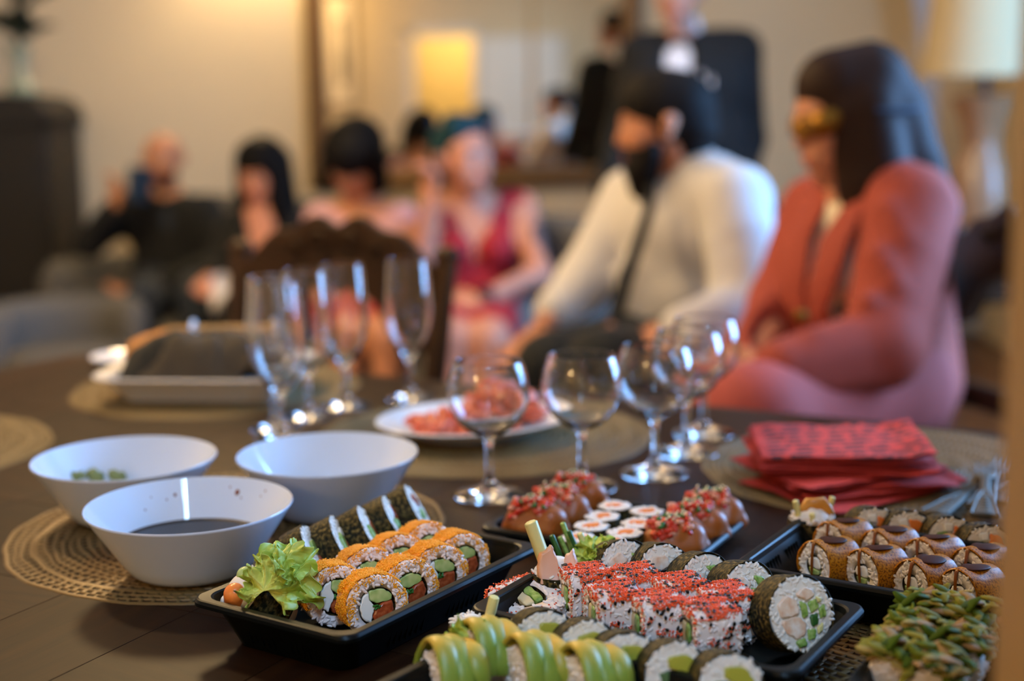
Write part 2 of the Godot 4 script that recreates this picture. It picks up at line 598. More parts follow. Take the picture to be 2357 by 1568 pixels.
# ---------------------------------------------------------------- smooth bodies: capsules joined by a smooth minimum, meshed as surface nets
# bone: [a, b, ra, rb] or [a, b, ra, rb, n, s] (flattened along n by s); a negative ra carves
func blob(mb: MB, bones: Array, cell: float, k: float, tint = null) -> void:
	var lo := Vector3(1e9, 1e9, 1e9)
	var hi := -lo
	for b in bones:
		if b[2] < 0.0:
			continue
		var r: float = maxf(b[2], b[3]) + k * 0.3 + cell * 2.0
		for e in 2:
			lo = lo.min(b[e] - Vector3(r, r, r))
			hi = hi.max(b[e] + Vector3(r, r, r))
	var nx := int(ceil((hi.x - lo.x) / cell)) + 1
	var ny := int(ceil((hi.y - lo.y) / cell)) + 1
	var nzz := int(ceil((hi.z - lo.z) / cell)) + 1
	var f := PackedFloat32Array()
	f.resize(nx * ny * nzz)
	f.fill(1.0)
	var sy := nx
	var sz := nx * ny
	for b in bones:
		var a: Vector3 = b[0]
		var ab: Vector3 = b[1] - b[0]
		var l2 := maxf(ab.length_squared(), 1e-9)
		var carve: bool = b[2] < 0.0
		var ra: float = absf(b[2])
		var dr: float = absf(b[3]) - ra
		var fl: bool = b.size() > 4
		var fn: Vector3 = b[4] if fl else Vector3.ZERO
		var fs: float = 1.0 / b[5] - 1.0 if fl else 0.0
		var pad := Vector3.ONE * (maxf(ra, absf(b[3])) + k + cell * 1.5)
		var p0: Vector3 = ((a.min(b[1]) - pad - lo) / cell).floor().max(Vector3.ZERO)
		var p1: Vector3 = ((a.max(b[1]) + pad - lo) / cell).ceil()
		var x1 := mini(int(p1.x), nx - 1)
		var y1 := mini(int(p1.y), ny - 1)
		var z1 := mini(int(p1.z), nzz - 1)
		for iz in range(int(p0.z), z1 + 1):
			for iy in range(int(p0.y), y1 + 1):
				var i := iz * sz + iy * sy + int(p0.x)
				var q := lo + Vector3(int(p0.x), iy, iz) * cell - a
				for ix in range(int(p0.x), x1 + 1):
					var w := q
					if fl:
						w += fn * (q.dot(fn) * fs)
					var t := clampf(w.dot(ab) / l2, 0.0, 1.0)
					var d := (w - ab * t).length() - (ra + dr * t)
					var g := f[i]
					if carve:
						var h := maxf(k - absf(d + g), 0.0) / k
						f[i] = maxf(g, -d) + h * h * k * 0.25
					else:
						var h := maxf(k - absf(d - g), 0.0) / k
						f[i] = minf(d, g) - h * h * k * 0.25
					i += 1
					q.x += cell
	var cellv := PackedInt32Array()
	cellv.resize(f.size())
	cellv.fill(-1)
	var off := [0, 1, sy, sy + 1, sz, sz + 1, sz + sy, sz + sy + 1]
	var ed := [[0, 1], [2, 3], [4, 5], [6, 7], [0, 2], [1, 3], [4, 6], [5, 7], [0, 4], [1, 5], [2, 6], [3, 7]]
	var live := PackedInt32Array()
	for iz in nzz - 1:
		for iy in ny - 1:
			var i := iz * sz + iy * sy
			for ix in nx - 1:
				var s := f[i] < 0.0
				if s != (f[i + 1] < 0.0) or s != (f[i + sy] < 0.0) or s != (f[i + sy + 1] < 0.0) or s != (f[i + sz] < 0.0) or s != (f[i + sz + 1] < 0.0) or s != (f[i + sz + sy] < 0.0) or s != (f[i + sz + sy + 1] < 0.0):
					var m := Vector3.ZERO
					var cnt := 0
					for e in ed:
						var fa := f[i + off[e[0]]]
						var fb := f[i + off[e[1]]]
						if (fa < 0.0) != (fb < 0.0):
							var t := fa / (fa - fb)
							m += Vector3(e[0] & 1, (e[0] >> 1) & 1, e[0] >> 2).lerp(Vector3(e[1] & 1, (e[1] >> 1) & 1, e[1] >> 2), t)
							cnt += 1
					var g := Vector3.ZERO
					for c in 8:
						var w := f[i + off[c]]
						g += Vector3(w if c & 1 else -w, w if c & 2 else -w, w if c & 4 else -w)
					var q := lo + (Vector3(ix, iy, iz) + m / cnt) * cell
					if tint != null:
						mb.col = tint.call(q)
					cellv[i] = mb.p(q)
					mb.n[mb.n.size() - 1] = g
					live.append(i)
				i += 1
	for i in live:
		var s := f[i] < 0.0
		if s != (f[i + 1] < 0.0):
			_net(mb, cellv, i, sy, sz, s)
		if s != (f[i + sy] < 0.0):
			_net(mb, cellv, i, sz, 1, s)
		if s != (f[i + sz] < 0.0):
			_net(mb, cellv, i, 1, sy, s)

func _net(mb: MB, cv: PackedInt32Array, i: int, a: int, b: int, s: bool) -> void:
	if i < a + b:
		return
	var q0 := cv[i]
	var q1 := cv[i - a]
	var q2 := cv[i - a - b]
	var q3 := cv[i - b]
	if q1 < 0 or q2 < 0 or q3 < 0:
		return
	if s:
		mb.quad(q0, q1, q2, q3)
	else:
		mb.quad(q0, q3, q2, q1)

# ---------------------------------------------------------------- people
func torso(j: Dictionary, inf: float, low := 0.0) -> Array:
	var bd: Vector3 = j.bd
	var sd: Vector3 = (j.sL - j.sR).normalized()
	var up: Vector3 = j.nk - j.pel
	var ch: Vector3 = j.pel + up * 0.70
	var be: Vector3 = j.pel + up * 0.34
	var w: float = j.get("w", 1.0)
	var b := [
		[j.pel - sd * 0.075 * w, j.pel + sd * 0.075 * w, 0.112 * w + inf, 0.112 * w + inf, bd, 0.92],
		[be - sd * 0.05 * w, be + sd * 0.05 * w, 0.105 * w + inf, 0.105 * w + inf, bd, 0.9],
		[ch - sd * 0.075 * w, ch + sd * 0.075 * w, 0.108 * w + inf, 0.108 * w + inf, bd, 0.88],
		[j.pel, ch, 0.105 * w + inf, 0.115 * w + inf, bd, 0.88],
		[j.sR.lerp(j.nk, 0.05), j.nk - up.normalized() * 0.03, 0.052 + inf * 0.8, 0.055 + inf * 0.6],
		[j.sL.lerp(j.nk, 0.05), j.nk - up.normalized() * 0.03, 0.052 + inf * 0.8, 0.055 + inf * 0.6],
	]
	if j.get("bust", 0.0) > 0.0:
		for s in [-1.0, 1.0]:
			var q: Vector3 = ch - up * 0.1 + sd * (s * 0.07) + bd * (0.055 + j.bust)
			b.append([q, q - bd * 0.05, 0.058 + inf, 0.07 + inf])
	return b

func arm(j: Dictionary, s: String, inf: float, upto := 1.0, thick := 1.0) -> Array:
	var a: Vector3 = j["s" + s]
	var e: Vector3 = j["e" + s]
	var w: Vector3 = j["w" + s]
	var b := [[a, a.lerp(e, minf(1.0, upto * 2.0)), 0.05 * thick + inf, (0.04 * thick + inf) if upto >= 0.5 else 0.045 * thick + inf]]
	if upto > 0.5:
		var k := (upto - 0.5) * 2.0
		b.append([e, e.lerp(w, k), 0.04 * thick + inf, lerpf(0.04 * thick, 0.027 * thick, k) + inf])
	return b

func leg(j: Dictionary, s: String, inf: float, upto := 1.0) -> Array:
	var sd: Vector3 = (j.sL - j.sR).normalized() * (0.085 if s == "L" else -0.085)
	var h: Vector3 = j.pel + sd
	var k: Vector3 = j["k" + s]
	var a: Vector3 = j["a" + s]
	var b := [[h, h.lerp(k, minf(1.0, upto * 2.0)), 0.086 + inf, lerpf(0.086, 0.058, minf(1.0, upto * 2.0)) + inf]]
	if upto > 0.5:
		b.append([k, a, 0.056 + inf, 0.038 + inf])
	return b

func hand_bones(w: Vector3, dir: Vector3, back: Vector3, curl: float, thumb: float) -> Array:
	var d := dir.normalized()
	var nb := (back - d * back.dot(d)).normalized()
	var sd := nb.cross(d)      # towards the little finger for thumb = -1
	var b := []
	var ls := [0.068, 0.078, 0.074, 0.056]
	for i in 4:
		var o := (i - 1.5) * 0.0185
		var root := w + d * (0.088 - absf(i - 1.2) * 0.004) + sd * (o * -thumb)
		b.append([w + d * 0.015 + sd * (o * 0.55 * -thumb), root, 0.013, 0.0105])
		var dd := d
		var q := root
		for k in 3:
			dd = dd.rotated(sd, -curl * (0.7 + 0.25 * k)) if true else dd
			var l: float = ls[i] * [0.44, 0.31, 0.25][k]
			b.append([q, q + dd * l, 0.0092 - 0.0009 * k, 0.0086 - 0.001 * k])
			q += dd * l
	var t0 := w + d * 0.025 + sd * (0.024 * thumb)
	var t1 := t0 + (d * 0.55 + sd * (0.75 * thumb) - nb * 0.25).normalized() * 0.036
	var t2 := t1 + (d * 0.85 + sd * (0.25 * thumb) - nb * 0.4).normalized() * 0.032
	var t3 := t2 + (d * 0.95 - nb * 0.45).normalized() * 0.025
	b += [[t0, t1, 0.014, 0.011], [t1, t2, 0.0105, 0.0095], [t2, t3, 0.0095, 0.0075]]
	return b

func head_frame(j: Dictionary) -> Transform3D:
	var t := along(j.hd, j.fd, j.get("up", Vector3.UP))
	return t.scaled_local(Vector3.ONE * j.get("hs", 1.0))

func hb(t: Transform3D, ax: float, ay: float, az: float, bx: float, by: float, bz: float, ra: float, rb: float) -> Array:
	var s := t.basis.x.length()
	return [t * Vector3(ax, ay, az), t * Vector3(bx, by, bz), ra * s, rb * s]

func head_bones(t: Transform3D) -> Array:
	var b := [
		hb(t, 0, 0.038, -0.035, 0, 0.042, 0.018, 0.079, 0.074), hb(t, 0, -0.01, 0.03, 0, -0.07, 0.042, 0.062, 0.04),
		hb(t, 0, -0.088, 0.062, 0, -0.092, 0.068, 0.021, 0.018), hb(t, 0, 0.016, 0.086, 0, -0.02, 0.1, 0.008, 0.0125),
		hb(t, -0.03, 0.027, 0.074, 0.03, 0.027, 0.074, 0.014, 0.014), hb(t, -0.017, -0.049, 0.084, 0.017, -0.049, 0.084, 0.0075, 0.0075),
		hb(t, -0.014, -0.06, 0.083, 0.014, -0.06, 0.083, 0.008, 0.008),
	]
	for s in [-1.0, 1.0]:
		b.append(hb(t, s * 0.04, -0.018, 0.052, s * 0.03, -0.05, 0.052, 0.028, 0.026))
		b.append(hb(t, s * 0.078, -0.012, -0.008, s * 0.083, 0.02, -0.014, 0.011, 0.014))
		b.append(hb(t, s * 0.033, 0.01, 0.1, s * 0.033, 0.01, 0.1, -0.014, -0.014))
		b.append(hb(t, s * 0.032, 0.009, 0.072, s * 0.032, 0.009, 0.072, 0.0125, 0.0125))
	return b

# o: every joint in the room's coordinates; returns the person's node
func person(label: String, o: Dictionary) -> Node3D:
	var base: Vector3 = o.base
	var t := thing("person", label, "person", base)
	var j := {}
	for k in o:
		j[k] = o[k] - base if o[k] is Vector3 and not k in ["bd", "fd", "up", "tR", "tL", "nR", "nL"] else o[k]
	t.set_meta("j", j)
	var skin: Color = o.skin
	var mb := MB.new()
	mb.col = skin
	var bones := torso(j, 0.0) + [[j.nk - Vector3(0, 0.03, 0), j.hd + Vector3(0, -0.03, 0) - j.fd * 0.02, 0.056, 0.05]]
	for s in ["R", "L"]:
		bones += arm(j, s, 0.0, 1.0, o.get("thick", 1.0))
		bones += leg(j, s, 0.0)
		var foot: Vector3 = j["k" + s] - j.pel
		foot.y = 0.0
		foot = foot.normalized() if foot.length() > 0.05 else j.bd
		bones.append([j["a" + s] - Vector3(0, 0.02, 0), j["a" + s] + foot * 0.15 - Vector3(0, 0.045, 0), 0.04, 0.028])
	blob(mb, bones, o.get("cell", 0.016), 0.045)
	var hf := head_frame(j)
	var inv := hf.affine_inverse()
	var lip: Color = skin * Color(0.8, 0.42, 0.42)
	var brow: Color = o.hair
	var beard: bool = o.get("beard", false)
	blob(mb, head_bones(hf), 0.0065, 0.022, func(q: Vector3) -> Color:
		var l: Vector3 = inv * q
		if l.z > 0.05:
			var ex := absf(l.x)
			if Vector2(ex - 0.033, l.y - 0.009).length() < 0.006:
				return Color(0.02, 0.015, 0.012)
			if Vector2((ex - 0.033) * 0.7, l.y - 0.009).length() < 0.0085:
				return Color(0.6, 0.55, 0.5)
			if absf(l.y - 0.034) < 0.005 and ex > 0.014 and ex < 0.052:
				return brow
			if absf(l.y + 0.055) < 0.0095 and ex < 0.022:
				return lip
		if beard and l.y < -0.035 and l.z > 0.0:
			return brow
		return skin)
	for s in ["R", "L"]:
		mb.col = skin
		blob(mb, hand_bones(j["w" + s], o["t" + s], o["n" + s], o.get("c" + s, 0.4), 1.0 if s == "R" else -1.0), 0.005, 0.009)
	part("body", mb, MT.skin, t)
	return t

func wear(t: Node3D, called: String, bones: Array, cell: float, k: float, m: Material, label := "") -> MeshInstance3D:
	var mb := MB.new()
	blob(mb, bones, cell, k)
	var p := part(called, mb, m, t)
	if label:
		p.set_meta("label", label)
	return p

func hair_cap(t: Node3D, spec: Array, m: Material, called := "hair") -> MeshInstance3D:
	var hf := head_frame(t.get_meta("j"))
	var b := []
	for q in spec:
		b.append(hb(hf, q[0], q[1], q[2], q[3], q[4], q[5], q[6], q[7]))
	return wear(t, called, b, 0.008, 0.02, m)

func build_people() -> void:
	var W := 0.012
	# bald man on the far end of the sofa, drinking
	var o := {
		"base": Vector3(-1.47, 0, -5.9), "bd": Vector3(0.1, 0, 1).normalized(), "fd": Vector3(0.1, -0.05, 1).normalized(), "hd": Vector3(-1.447, 0.927, -5.995), "nk": Vector3(-1.44, 0.7621, -6.017), "pel": Vector3(-1.416, 0.4066, -6.007),
		"sR": Vector3(-1.592, 0.7282, -6.011), "eR": Vector3(-1.748, 0.5997, -5.888), "wR": Vector3(-1.6, 0.7546, -5.762), "tR": Vector3(0.25, 0.9, 0.1), "nR": Vector3(-0.6, 0.2, 0.8), "cR": 0.6,
		"sL": Vector3(-1.276, 0.7127, -6.009), "eL": Vector3(-1.209, 0.5029, -5.872), "wL": Vector3(-1.465, 0.4304, -5.656), "tL": Vector3(-1, -0.05, 0.15), "nL": Vector3(0, 1, 0.3), "cL": 0.35,
		"kR": Vector3(-1.431, 0.4036, -5.449), "aR": Vector3(-1.415, 0.1151, -5.349), "kL": Vector3(-1.213, 0.4086, -5.45), "aL": Vector3(-1.223, 0.1123, -5.348), "skin": lin("c08560"), "hair": lin("3a291e"), "beard": true, "cell": 0.02, "hs": 0.98,
	}
	var t := person("bald seated man in a black jacket over a dark blue shirt, raising a blue cup", o)
	var j: Dictionary = t.get_meta("j")
	wear(t, "shirt", torso(j, 0.008), 0.02, 0.04, MT.navy, "dark blue shirt")
	wear(t, "jacket", torso(j, 0.02) + arm(j, "R", 0.022, 0.94) + arm(j, "L", 0.022, 0.94) + [[j.nk + j.bd * 0.12, j.pel.lerp(j.nk, 0.25) + j.bd * 0.2, -0.03, -0.045]], 0.02, 0.03, MT.black_cloth)
	wear(t, "trousers", leg(j, "R", 0.018) + leg(j, "L", 0.018), 0.02, 0.03, MT.jeans)
	# cup in his hand
	var mb := MB.new()
	mb.lathe(Transform3D(Basis(Vector3(0, 0, 1), -0.15).scaled(Vector3.ONE * 1.25), Vector3(-1.479, 0.787, -5.677)), [Vector2(0, 0), Vector2(0.033, 0), Vector2(0.036, 0.006), Vector2(0.041, 0.105), Vector2(0.039, 0.105), Vector2(0.034, 0.01), Vector2(0, 0.008)], 24)
	tag(part("cup", mb, MT.blue_cup, self), "dark blue cup held up to the bald man's mouth", "cup")

	# woman with long dark hair looking down
	o = {
		"base": Vector3(-0.95, 0, -5.4), "bd": Vector3(0.0, 0, 1), "fd": Vector3(-0.3, -0.35, 1).normalized(), "hd": Vector3(-0.9533, 0.896, -5.482), "nk": Vector3(-0.9509, 0.7443, -5.507), "pel": Vector3(-0.9613, 0.3992, -5.55),
		"sR": Vector3(-1.066, 0.688, -5.497), "eR": Vector3(-1.107, 0.5269, -5.368), "wR": Vector3(-1.151, 0.4972, -5.16), "tR": Vector3(1, -0.1, 0.1), "nR": Vector3(0, 0.6, 0.8), "cR": 0.3,
		"sL": Vector3(-0.8307, 0.6928, -5.498), "eL": Vector3(-0.7851, 0.5384, -5.37), "wL": Vector3(-0.9253, 0.4477, -5.203), "tL": Vector3(-1, 0.1, 0.1), "nL": Vector3(0, 0.6, 0.8), "cL": 0.3,
		"kR": Vector3(-0.9617, 0.4309, -5.048), "aR": Vector3(-0.9583, 0.1467, -4.999), "kL": Vector3(-0.7904, 0.4284, -5.047), "aL": Vector3(-0.8103, 0.1446, -4.999), "skin": lin("c98a72"), "hair": lin("120d0a"), "cell": 0.02, "bust": 0.02, "w": 0.92, "thick": 0.85,
	}
	t = person("seated woman with long straight dark hair in a black low-necked dress, looking down", o)
	j = t.get_meta("j")
	wear(t, "dress", torso(j, 0.014) + arm(j, "R", 0.012, 0.62) + arm(j, "L", 0.012, 0.62) + leg(j, "R", 0.02) + leg(j, "L", 0.02) + [[j.nk + j.bd * 0.1 + Vector3(0, 0.04, 0), j.pel.lerp(j.nk, 0.52) + j.bd * 0.17, -0.07, -0.035]], 0.02, 0.03, MT.black_cloth)
	hair_cap(t, [[0, 0.05, -0.04, 0, 0.062, 0.012, 0.09, 0.084], [0.055, 0.04, 0.02, 0.09, -0.2, 0.05, 0.045, 0.045], [0.09, -0.2, 0.05, 0.07, -0.34, 0.1, 0.045, 0.03], [-0.065, 0.05, 0.0, -0.085, -0.18, 0.05, 0.035, 0.035], [-0.085, -0.18, 0.05, -0.07, -0.3, 0.1, 0.035, 0.025], [0.03, 0.02, -0.06, 0.03, -0.3, -0.05, 0.075, 0.07]], MT.hair_black)
	# napkin she holds
	var pts := []
	var c: Vector3 = Vector3(-1.041, 0.4975, -5.11)
	for y in 9:
		for x in 9:
			pts.append(c + Vector3((x - 4) * 0.0115, (y - 4) * 0.016 - 0.01 * absf(x - 4) * 0.4, sin(x * 1.4) * 0.012 + sin(y * 0.9) * 0.008))
	mb = MB.new()
	mb.sheet(pts, 9, 9, 0.002)
	tag(part("paper_napkin", mb, MT.white_cloth, self), "crumpled white napkin in the hands of the long-haired woman in black", "napkin")

	# woman with short dark bob, head bowed, behind the carved chair
	o = {
		"base": Vector3(-0.56, 0, -5.0), "bd": Vector3(-0.15, 0, 1).normalized(), "fd": Vector3(-0.35, -0.75, 1).normalized(), "up": Vector3(-0.05, 1, 0.6), "hd": Vector3(-0.5357, 0.9535, -4.985), "nk": Vector3(-0.5178, 0.8073, -5.061), "pel": Vector3(-0.5097, 0.4472, -5.05),
		"sR": Vector3(-0.6777, 0.7458, -5.051), "eR": Vector3(-0.697, 0.5907, -4.923), "wR": Vector3(-0.5905, 0.5129, -4.707), "tR": Vector3(0.9, -0.1, 0.5), "nR": Vector3(0, 0.9, 0.4), "cR": 0.3,
		"sL": Vector3(-0.3769, 0.7413, -5.05), "eL": Vector3(-0.3417, 0.5855, -4.922), "wL": Vector3(-0.46, 0.5109, -4.706), "tL": Vector3(-0.9, -0.1, 0.5), "nL": Vector3(0, 0.9, 0.4), "cL": 0.3,
		"kR": Vector3(-0.5256, 0.4372, -4.491), "aR": Vector3(-0.5296, 0.1701, -4.445), "kL": Vector3(-0.3962, 0.4366, -4.44), "aL": Vector3(-0.4001, 0.1792, -4.396), "skin": lin("b87d5b"), "hair": lin("140f0b"), "cell": 0.02, "bust": 0.02, "w": 0.92, "thick": 0.85, "hs": 1.02,
	}
	t = person("seated woman with a short dark bob and bare shoulders, head bowed, behind the carved chair", o)
	j = t.get_meta("j")
	wear(t, "top", torso(j, 0.018) + [[j.nk + Vector3(0, 0.12, 0), j.nk + Vector3(0, 0.03, 0), -0.2, -0.12]], 0.016, 0.02, MT.pink_cloth, "pale pink strapless top")
	wear(t, "skirt", [[j.pel - Vector3(0.08, 0, 0), j.pel + Vector3(0.08, 0, 0), 0.13, 0.13]] + leg(j, "R", 0.02, 0.36) + leg(j, "L", 0.02, 0.36), 0.02, 0.03, MT.red_dress, "red skirt")
	hair_cap(t, [[0, 0.05, -0.04, 0, 0.06, 0.0, 0.1, 0.096], [0, 0.075, 0.0, 0, 0.07, 0.035, 0.09, 0.08], [0.06, 0.03, 0.0, 0.075, -0.06, 0.02, 0.055, 0.045], [-0.065, 0.04, 0.0, -0.085, -0.06, 0.03, 0.05, 0.045], [0, 0.0, -0.07, 0, -0.05, -0.06, 0.075, 0.06], [-0.05, 0.09, 0.04, 0.05, 0.09, 0.04, 0.04, 0.04]], MT.hair_black)

	# woman with blue-green hair in a red dress
	o = {
		"base": Vector3(-0.15, 0, -4.7), "bd": Vector3(0.1, 0, 1).normalized(), "fd": Vector3(0.75, 0.02, 0.85).normalized(), "up": Vector3(-0.08, 1, 0), "hd": Vector3(-0.151, 0.9656, -4.683), "nk": Vector3(-0.1243, 0.8321, -4.761), "pel": Vector3(-0.1355, 0.463, -4.749),
		"sR": Vector3(-0.2482, 0.7938, -4.755), "eR": Vector3(-0.2961, 0.638, -4.596), "wR": Vector3(-0.2623, 0.8374, -4.559), "tR": Vector3(0.15, 0.95, -0.05), "nR": Vector3(-0.8, 0.1, 0.6), "cR": 0.75,
		"sL": Vector3(0.0453, 0.8015, -4.786), "eL": Vector3(0.09, 0.6045, -4.59), "wL": Vector3(-0.098, 0.5476, -4.408), "tL": Vector3(-1, -0.2, 0.1), "nL": Vector3(0, 0.7, 0.7), "cL": 0.35,
		"kR": Vector3(-0.1883, 0.4599, -4.241), "aR": Vector3(-0.1923, 0.1946, -4.196), "kL": Vector3(-0.0702, 0.4517, -4.24), "aL": Vector3(-0.0807, 0.1929, -4.195), "skin": lin("b97d62"), "hair": lin("1f4e59"), "cell": 0.018, "bust": 0.03, "w": 0.95, "thick": 0.95, "hs": 1.02,
	}
	t = person("seated woman with short blue-green hair in a sleeveless red dress, hand raised to her ear", o)
	j = t.get_meta("j")
	wear(t, "dress", torso(j, 0.012) + leg(j, "R", 0.02, 0.42) + leg(j, "L", 0.02, 0.42) + [[j.nk + j.bd * 0.08 + Vector3(0, 0.08, 0), j.nk.lerp(j.pel, 0.33) + j.bd * 0.155, -0.1, -0.032], [j.nk + Vector3(0, 0.12, 0), j.nk - Vector3(0, 0.02, 0), -0.09, -0.075], [j.sL + Vector3(0.055, 0.05, 0), j.sL + Vector3(0.06, -0.12, 0), -0.05, -0.05], [j.sR + Vector3(-0.055, 0.05, 0), j.sR + Vector3(-0.06, -0.12, 0), -0.05, -0.05]], 0.016, 0.012, MT.red_dress)
	hair_cap(t, [[0, 0.048, -0.045, 0, 0.06, 0.0, 0.083, 0.077], [0.04, 0.1, 0.035, -0.04, 0.104, 0.03, 0.03, 0.034], [0, 0.0, -0.06, 0, -0.03, -0.055, 0.06, 0.045], [0.03, 0.115, 0.02, -0.03, 0.12, 0.0, 0.034, 0.04], [-0.06, 0.03, -0.01, -0.062, 0.0, -0.02, 0.024, 0.02]], MT.hair_teal)
	mb = MB.new()
	mb.tube([j.wL.lerp(j.eL, 0.14), j.wL.lerp(j.eL, 0.02)], [0.034, 0.034], 16)
	mb.box(along(j.wL.lerp(j.eL, 0.08) + Vector3(0, 0.02, 0.024), j.eL - j.wL), Vector3(0.032, 0.03, 0.036), 0.004)
	part("wristwatch", mb, MT.black_gloss, t).set_meta("label", "black wristwatch")
	mb = MB.new()
	var a0: Vector3 = j.sL.lerp(j.eL, 0.22)
	var a1: Vector3 = j.sL.lerp(j.eL, 0.78)
	blob(mb, [[a0 + Vector3(0.019, 0, 0.012), a1 + Vector3(0.017, 0, 0.012), 0.026, 0.024], [a0.lerp(a1, 0.3) + Vector3(0.012, 0, 0.018), a0.lerp(a1, 0.6) + Vector3(0.012, 0, 0.018), 0.028, 0.026]], 0.01, 0.02)
	part("tattoo", mb, MT.tattoo, t).set_meta("label", "dark tattoo on the upper arm")

	# standing man in a dinner jacket
	o = {
		"base": Vector3(0.58, 0, -5.2), "bd": Vector3(-0.3, 0, 1).normalized(), "fd": Vector3(-0.35, -0.05, 1).normalized(), "hd": Vector3(0.6174, 1.521, -5.234), "nk": Vector3(0.6389, 1.367, -5.289), "pel": Vector3(0.6617, 0.8227, -5.216),
		"sR": Vector3(0.4881, 1.314, -5.3), "eR": Vector3(0.4176, 1.013, -5.299), "wR": Vector3(0.3541, 0.8139, -5.133), "tR": Vector3(-0.1, -1, 0.1), "nR": Vector3(-1, 0, 0.2), "cR": 0.3,
		"sL": Vector3(0.852, 1.324, -5.302), "eL": Vector3(0.8826, 1.006, -5.298), "wL": Vector3(0.8117, 0.7617, -5.155), "tL": Vector3(0.0, -1, 0.1), "nL": Vector3(1, 0, 0.2), "cL": 0.3,
		"kR": Vector3(0.5, 0.47, -5.15), "aR": Vector3(0.5, 0.08, -5.2), "kL": Vector3(0.72, 0.47, -5.15), "aL": Vector3(0.72, 0.08, -5.2), "skin": lin("b5806a"), "hair": lin("2a1c14"), "cell": 0.02, "w": 1.25,
	}
	t = person("standing man in a black dinner jacket, black bow tie and white pocket square", o)
	j = t.get_meta("j")
	wear(t, "shirt", torso(j, 0.01) + [[j.nk - Vector3(0, 0.02, 0), j.nk + Vector3(0, 0.05, 0), 0.07, 0.062]], 0.018, 0.03, MT.white_cloth)
	wear(t, "jacket", torso(j, 0.034) + arm(j, "R", 0.03, 0.96) + arm(j, "L", 0.028, 0.96) + [[j.pel - Vector3(0.03, 0.1, 0), j.pel + Vector3(0.03, 0, 0), 0.15, 0.15, j.bd, 0.85], [j.sL - j.bd * 0.0, j.sL.lerp(j.nk, 0.3), 0.075, 0.07], [j.sR, j.sR.lerp(j.nk, 0.3), 0.075, 0.07], [j.nk + j.bd * 0.12 + Vector3(0, 0.06, 0), j.nk.lerp(j.pel, 0.5) + j.bd * 0.19, -0.072, -0.02]], 0.018, 0.02, MT.black_cloth)
	wear(t, "trousers", leg(j, "R", 0.025) + leg(j, "L", 0.025), 0.02, 0.03, MT.black_cloth)
	wear(t, "hair", [hb(head_frame(j), 0, 0.06, -0.045, 0, 0.075, 0.0, 0.084, 0.076)], 0.012, 0.02, MT.hair_brown)
	mb = MB.new()
	var bt: Vector3 = j.nk + j.bd * 0.105 + Vector3(0, -0.005, 0)
	for s in [-1.0, 1.0]:
		mb.tube([bt, bt + j.bd.cross(Vector3.UP) * (s * 0.055)], [0.012, 0.028], 10, true, 0.5)
	mb.ball(Transform3D(Basis.from_scale(Vector3.ONE * 0.014), bt))
	part("bow_tie", mb, MT.black_gloss, t).set_meta("label", "black bow tie")
	mb = MB.new()
	var pq: Vector3 = Vector3(0.6855, 1.203, -5.119) - o.base
	var right := Vector3.UP.cross(j.bd).normalized()
	for q in [[-0.035, 0.03, 0.2], [0.0, 0.055, 0.0], [0.033, 0.03, -0.25]]:
		mb.tube([pq + right * q[0] * 0.6 - Vector3(0, 0.03, 0), pq + right * q[0] + Vector3(0, q[1] - 0.02, 0), pq + right * q[0] * 1.1 + Vector3(0, q[1], 0)], [0.03, 0.022, 0.003], 8, true, 0.35)
	part("pocket_square", mb, MT.white_cloth, t).set_meta("label", "folded white pocket square")

	# bearded man in a white shirt
	o = {
		"base": Vector3(0.33, 0, -3.35), "bd": Vector3(-0.6, 0, 0.8).normalized(), "fd": Vector3(-1, -0.06, -0.12).normalized(), "hd": Vector3(0.3596, 1.092, -3.334), "nk": Vector3(0.4178, 0.9781, -3.376), "pel": Vector3(0.4281, 0.5658, -3.397),
		"sR": Vector3(0.2996, 0.9138, -3.558), "eR": Vector3(0.1775, 0.7253, -3.424), "wR": Vector3(0.0807, 0.6515, -3.259), "tR": Vector3(-0.75, -0.75, 0.15), "nR": Vector3(-0.3, 0.8, 0.5), "cR": 0.45,
		"sL": Vector3(0.5046, 0.9307, -3.205), "eL": Vector3(0.5042, 0.7046, -3.065), "wL": Vector3(0.3474, 0.6735, -2.938), "tL": Vector3(-1, -0.15, 0), "nL": Vector3(0, 0.9, 0.4), "cL": 0.4,
		"kR": Vector3(0.0885, 0.5659, -3.143), "aR": Vector3(0.0841, 0.2769, -3.094), "kL": Vector3(0.1897, 0.6115, -2.897), "aL": Vector3(0.1852, 0.3185, -2.847), "skin": lin("b97a58"), "hair": lin("1a130f"), "beard": true, "cell": 0.016, "w": 1.12, "thick": 1.05, "hs": 1.02,
	}
	t = person("seated bearded man in a white shirt and loosened black tie, turned to the left", o)
	j = t.get_meta("j")
	var folds := []
	for k in 5:
		var q: Vector3 = j.pel.lerp(j.nk, 0.14 + 0.1 * k) + j.bd * 0.1
		folds.append([q - Vector3(0.09, 0.02, 0.05), q + Vector3(0.14, 0.03 - 0.01 * k, 0.02), 0.026, 0.02])
	for k in 4:
		var q: Vector3 = j.sL.lerp(j.eL, 0.35 + 0.17 * k)
		folds.append([q + Vector3(-0.05, -0.01, 0.04), q + Vector3(0.05, 0.02, 0.03), 0.022, 0.02])
	wear(t, "shirt", torso(j, 0.022) + arm(j, "R", 0.026, 0.86) + folds + [[j.nk - Vector3(0, 0.015, 0), j.nk + Vector3(0, 0.035, 0), 0.078, 0.068], [j.sL.lerp(j.nk, 0.1), j.nk.lerp(j.sL, 0.5), 0.082, 0.085]], 0.0135, 0.03, MT.white_shirt)
	wear(t, "sleeve", arm(j, "L", 0.03, 0.95) + [[j.sL, j.sL.lerp(j.eL, 0.3), 0.085, 0.075]] + folds.slice(5), 0.0135, 0.025, MT.white_shirt)
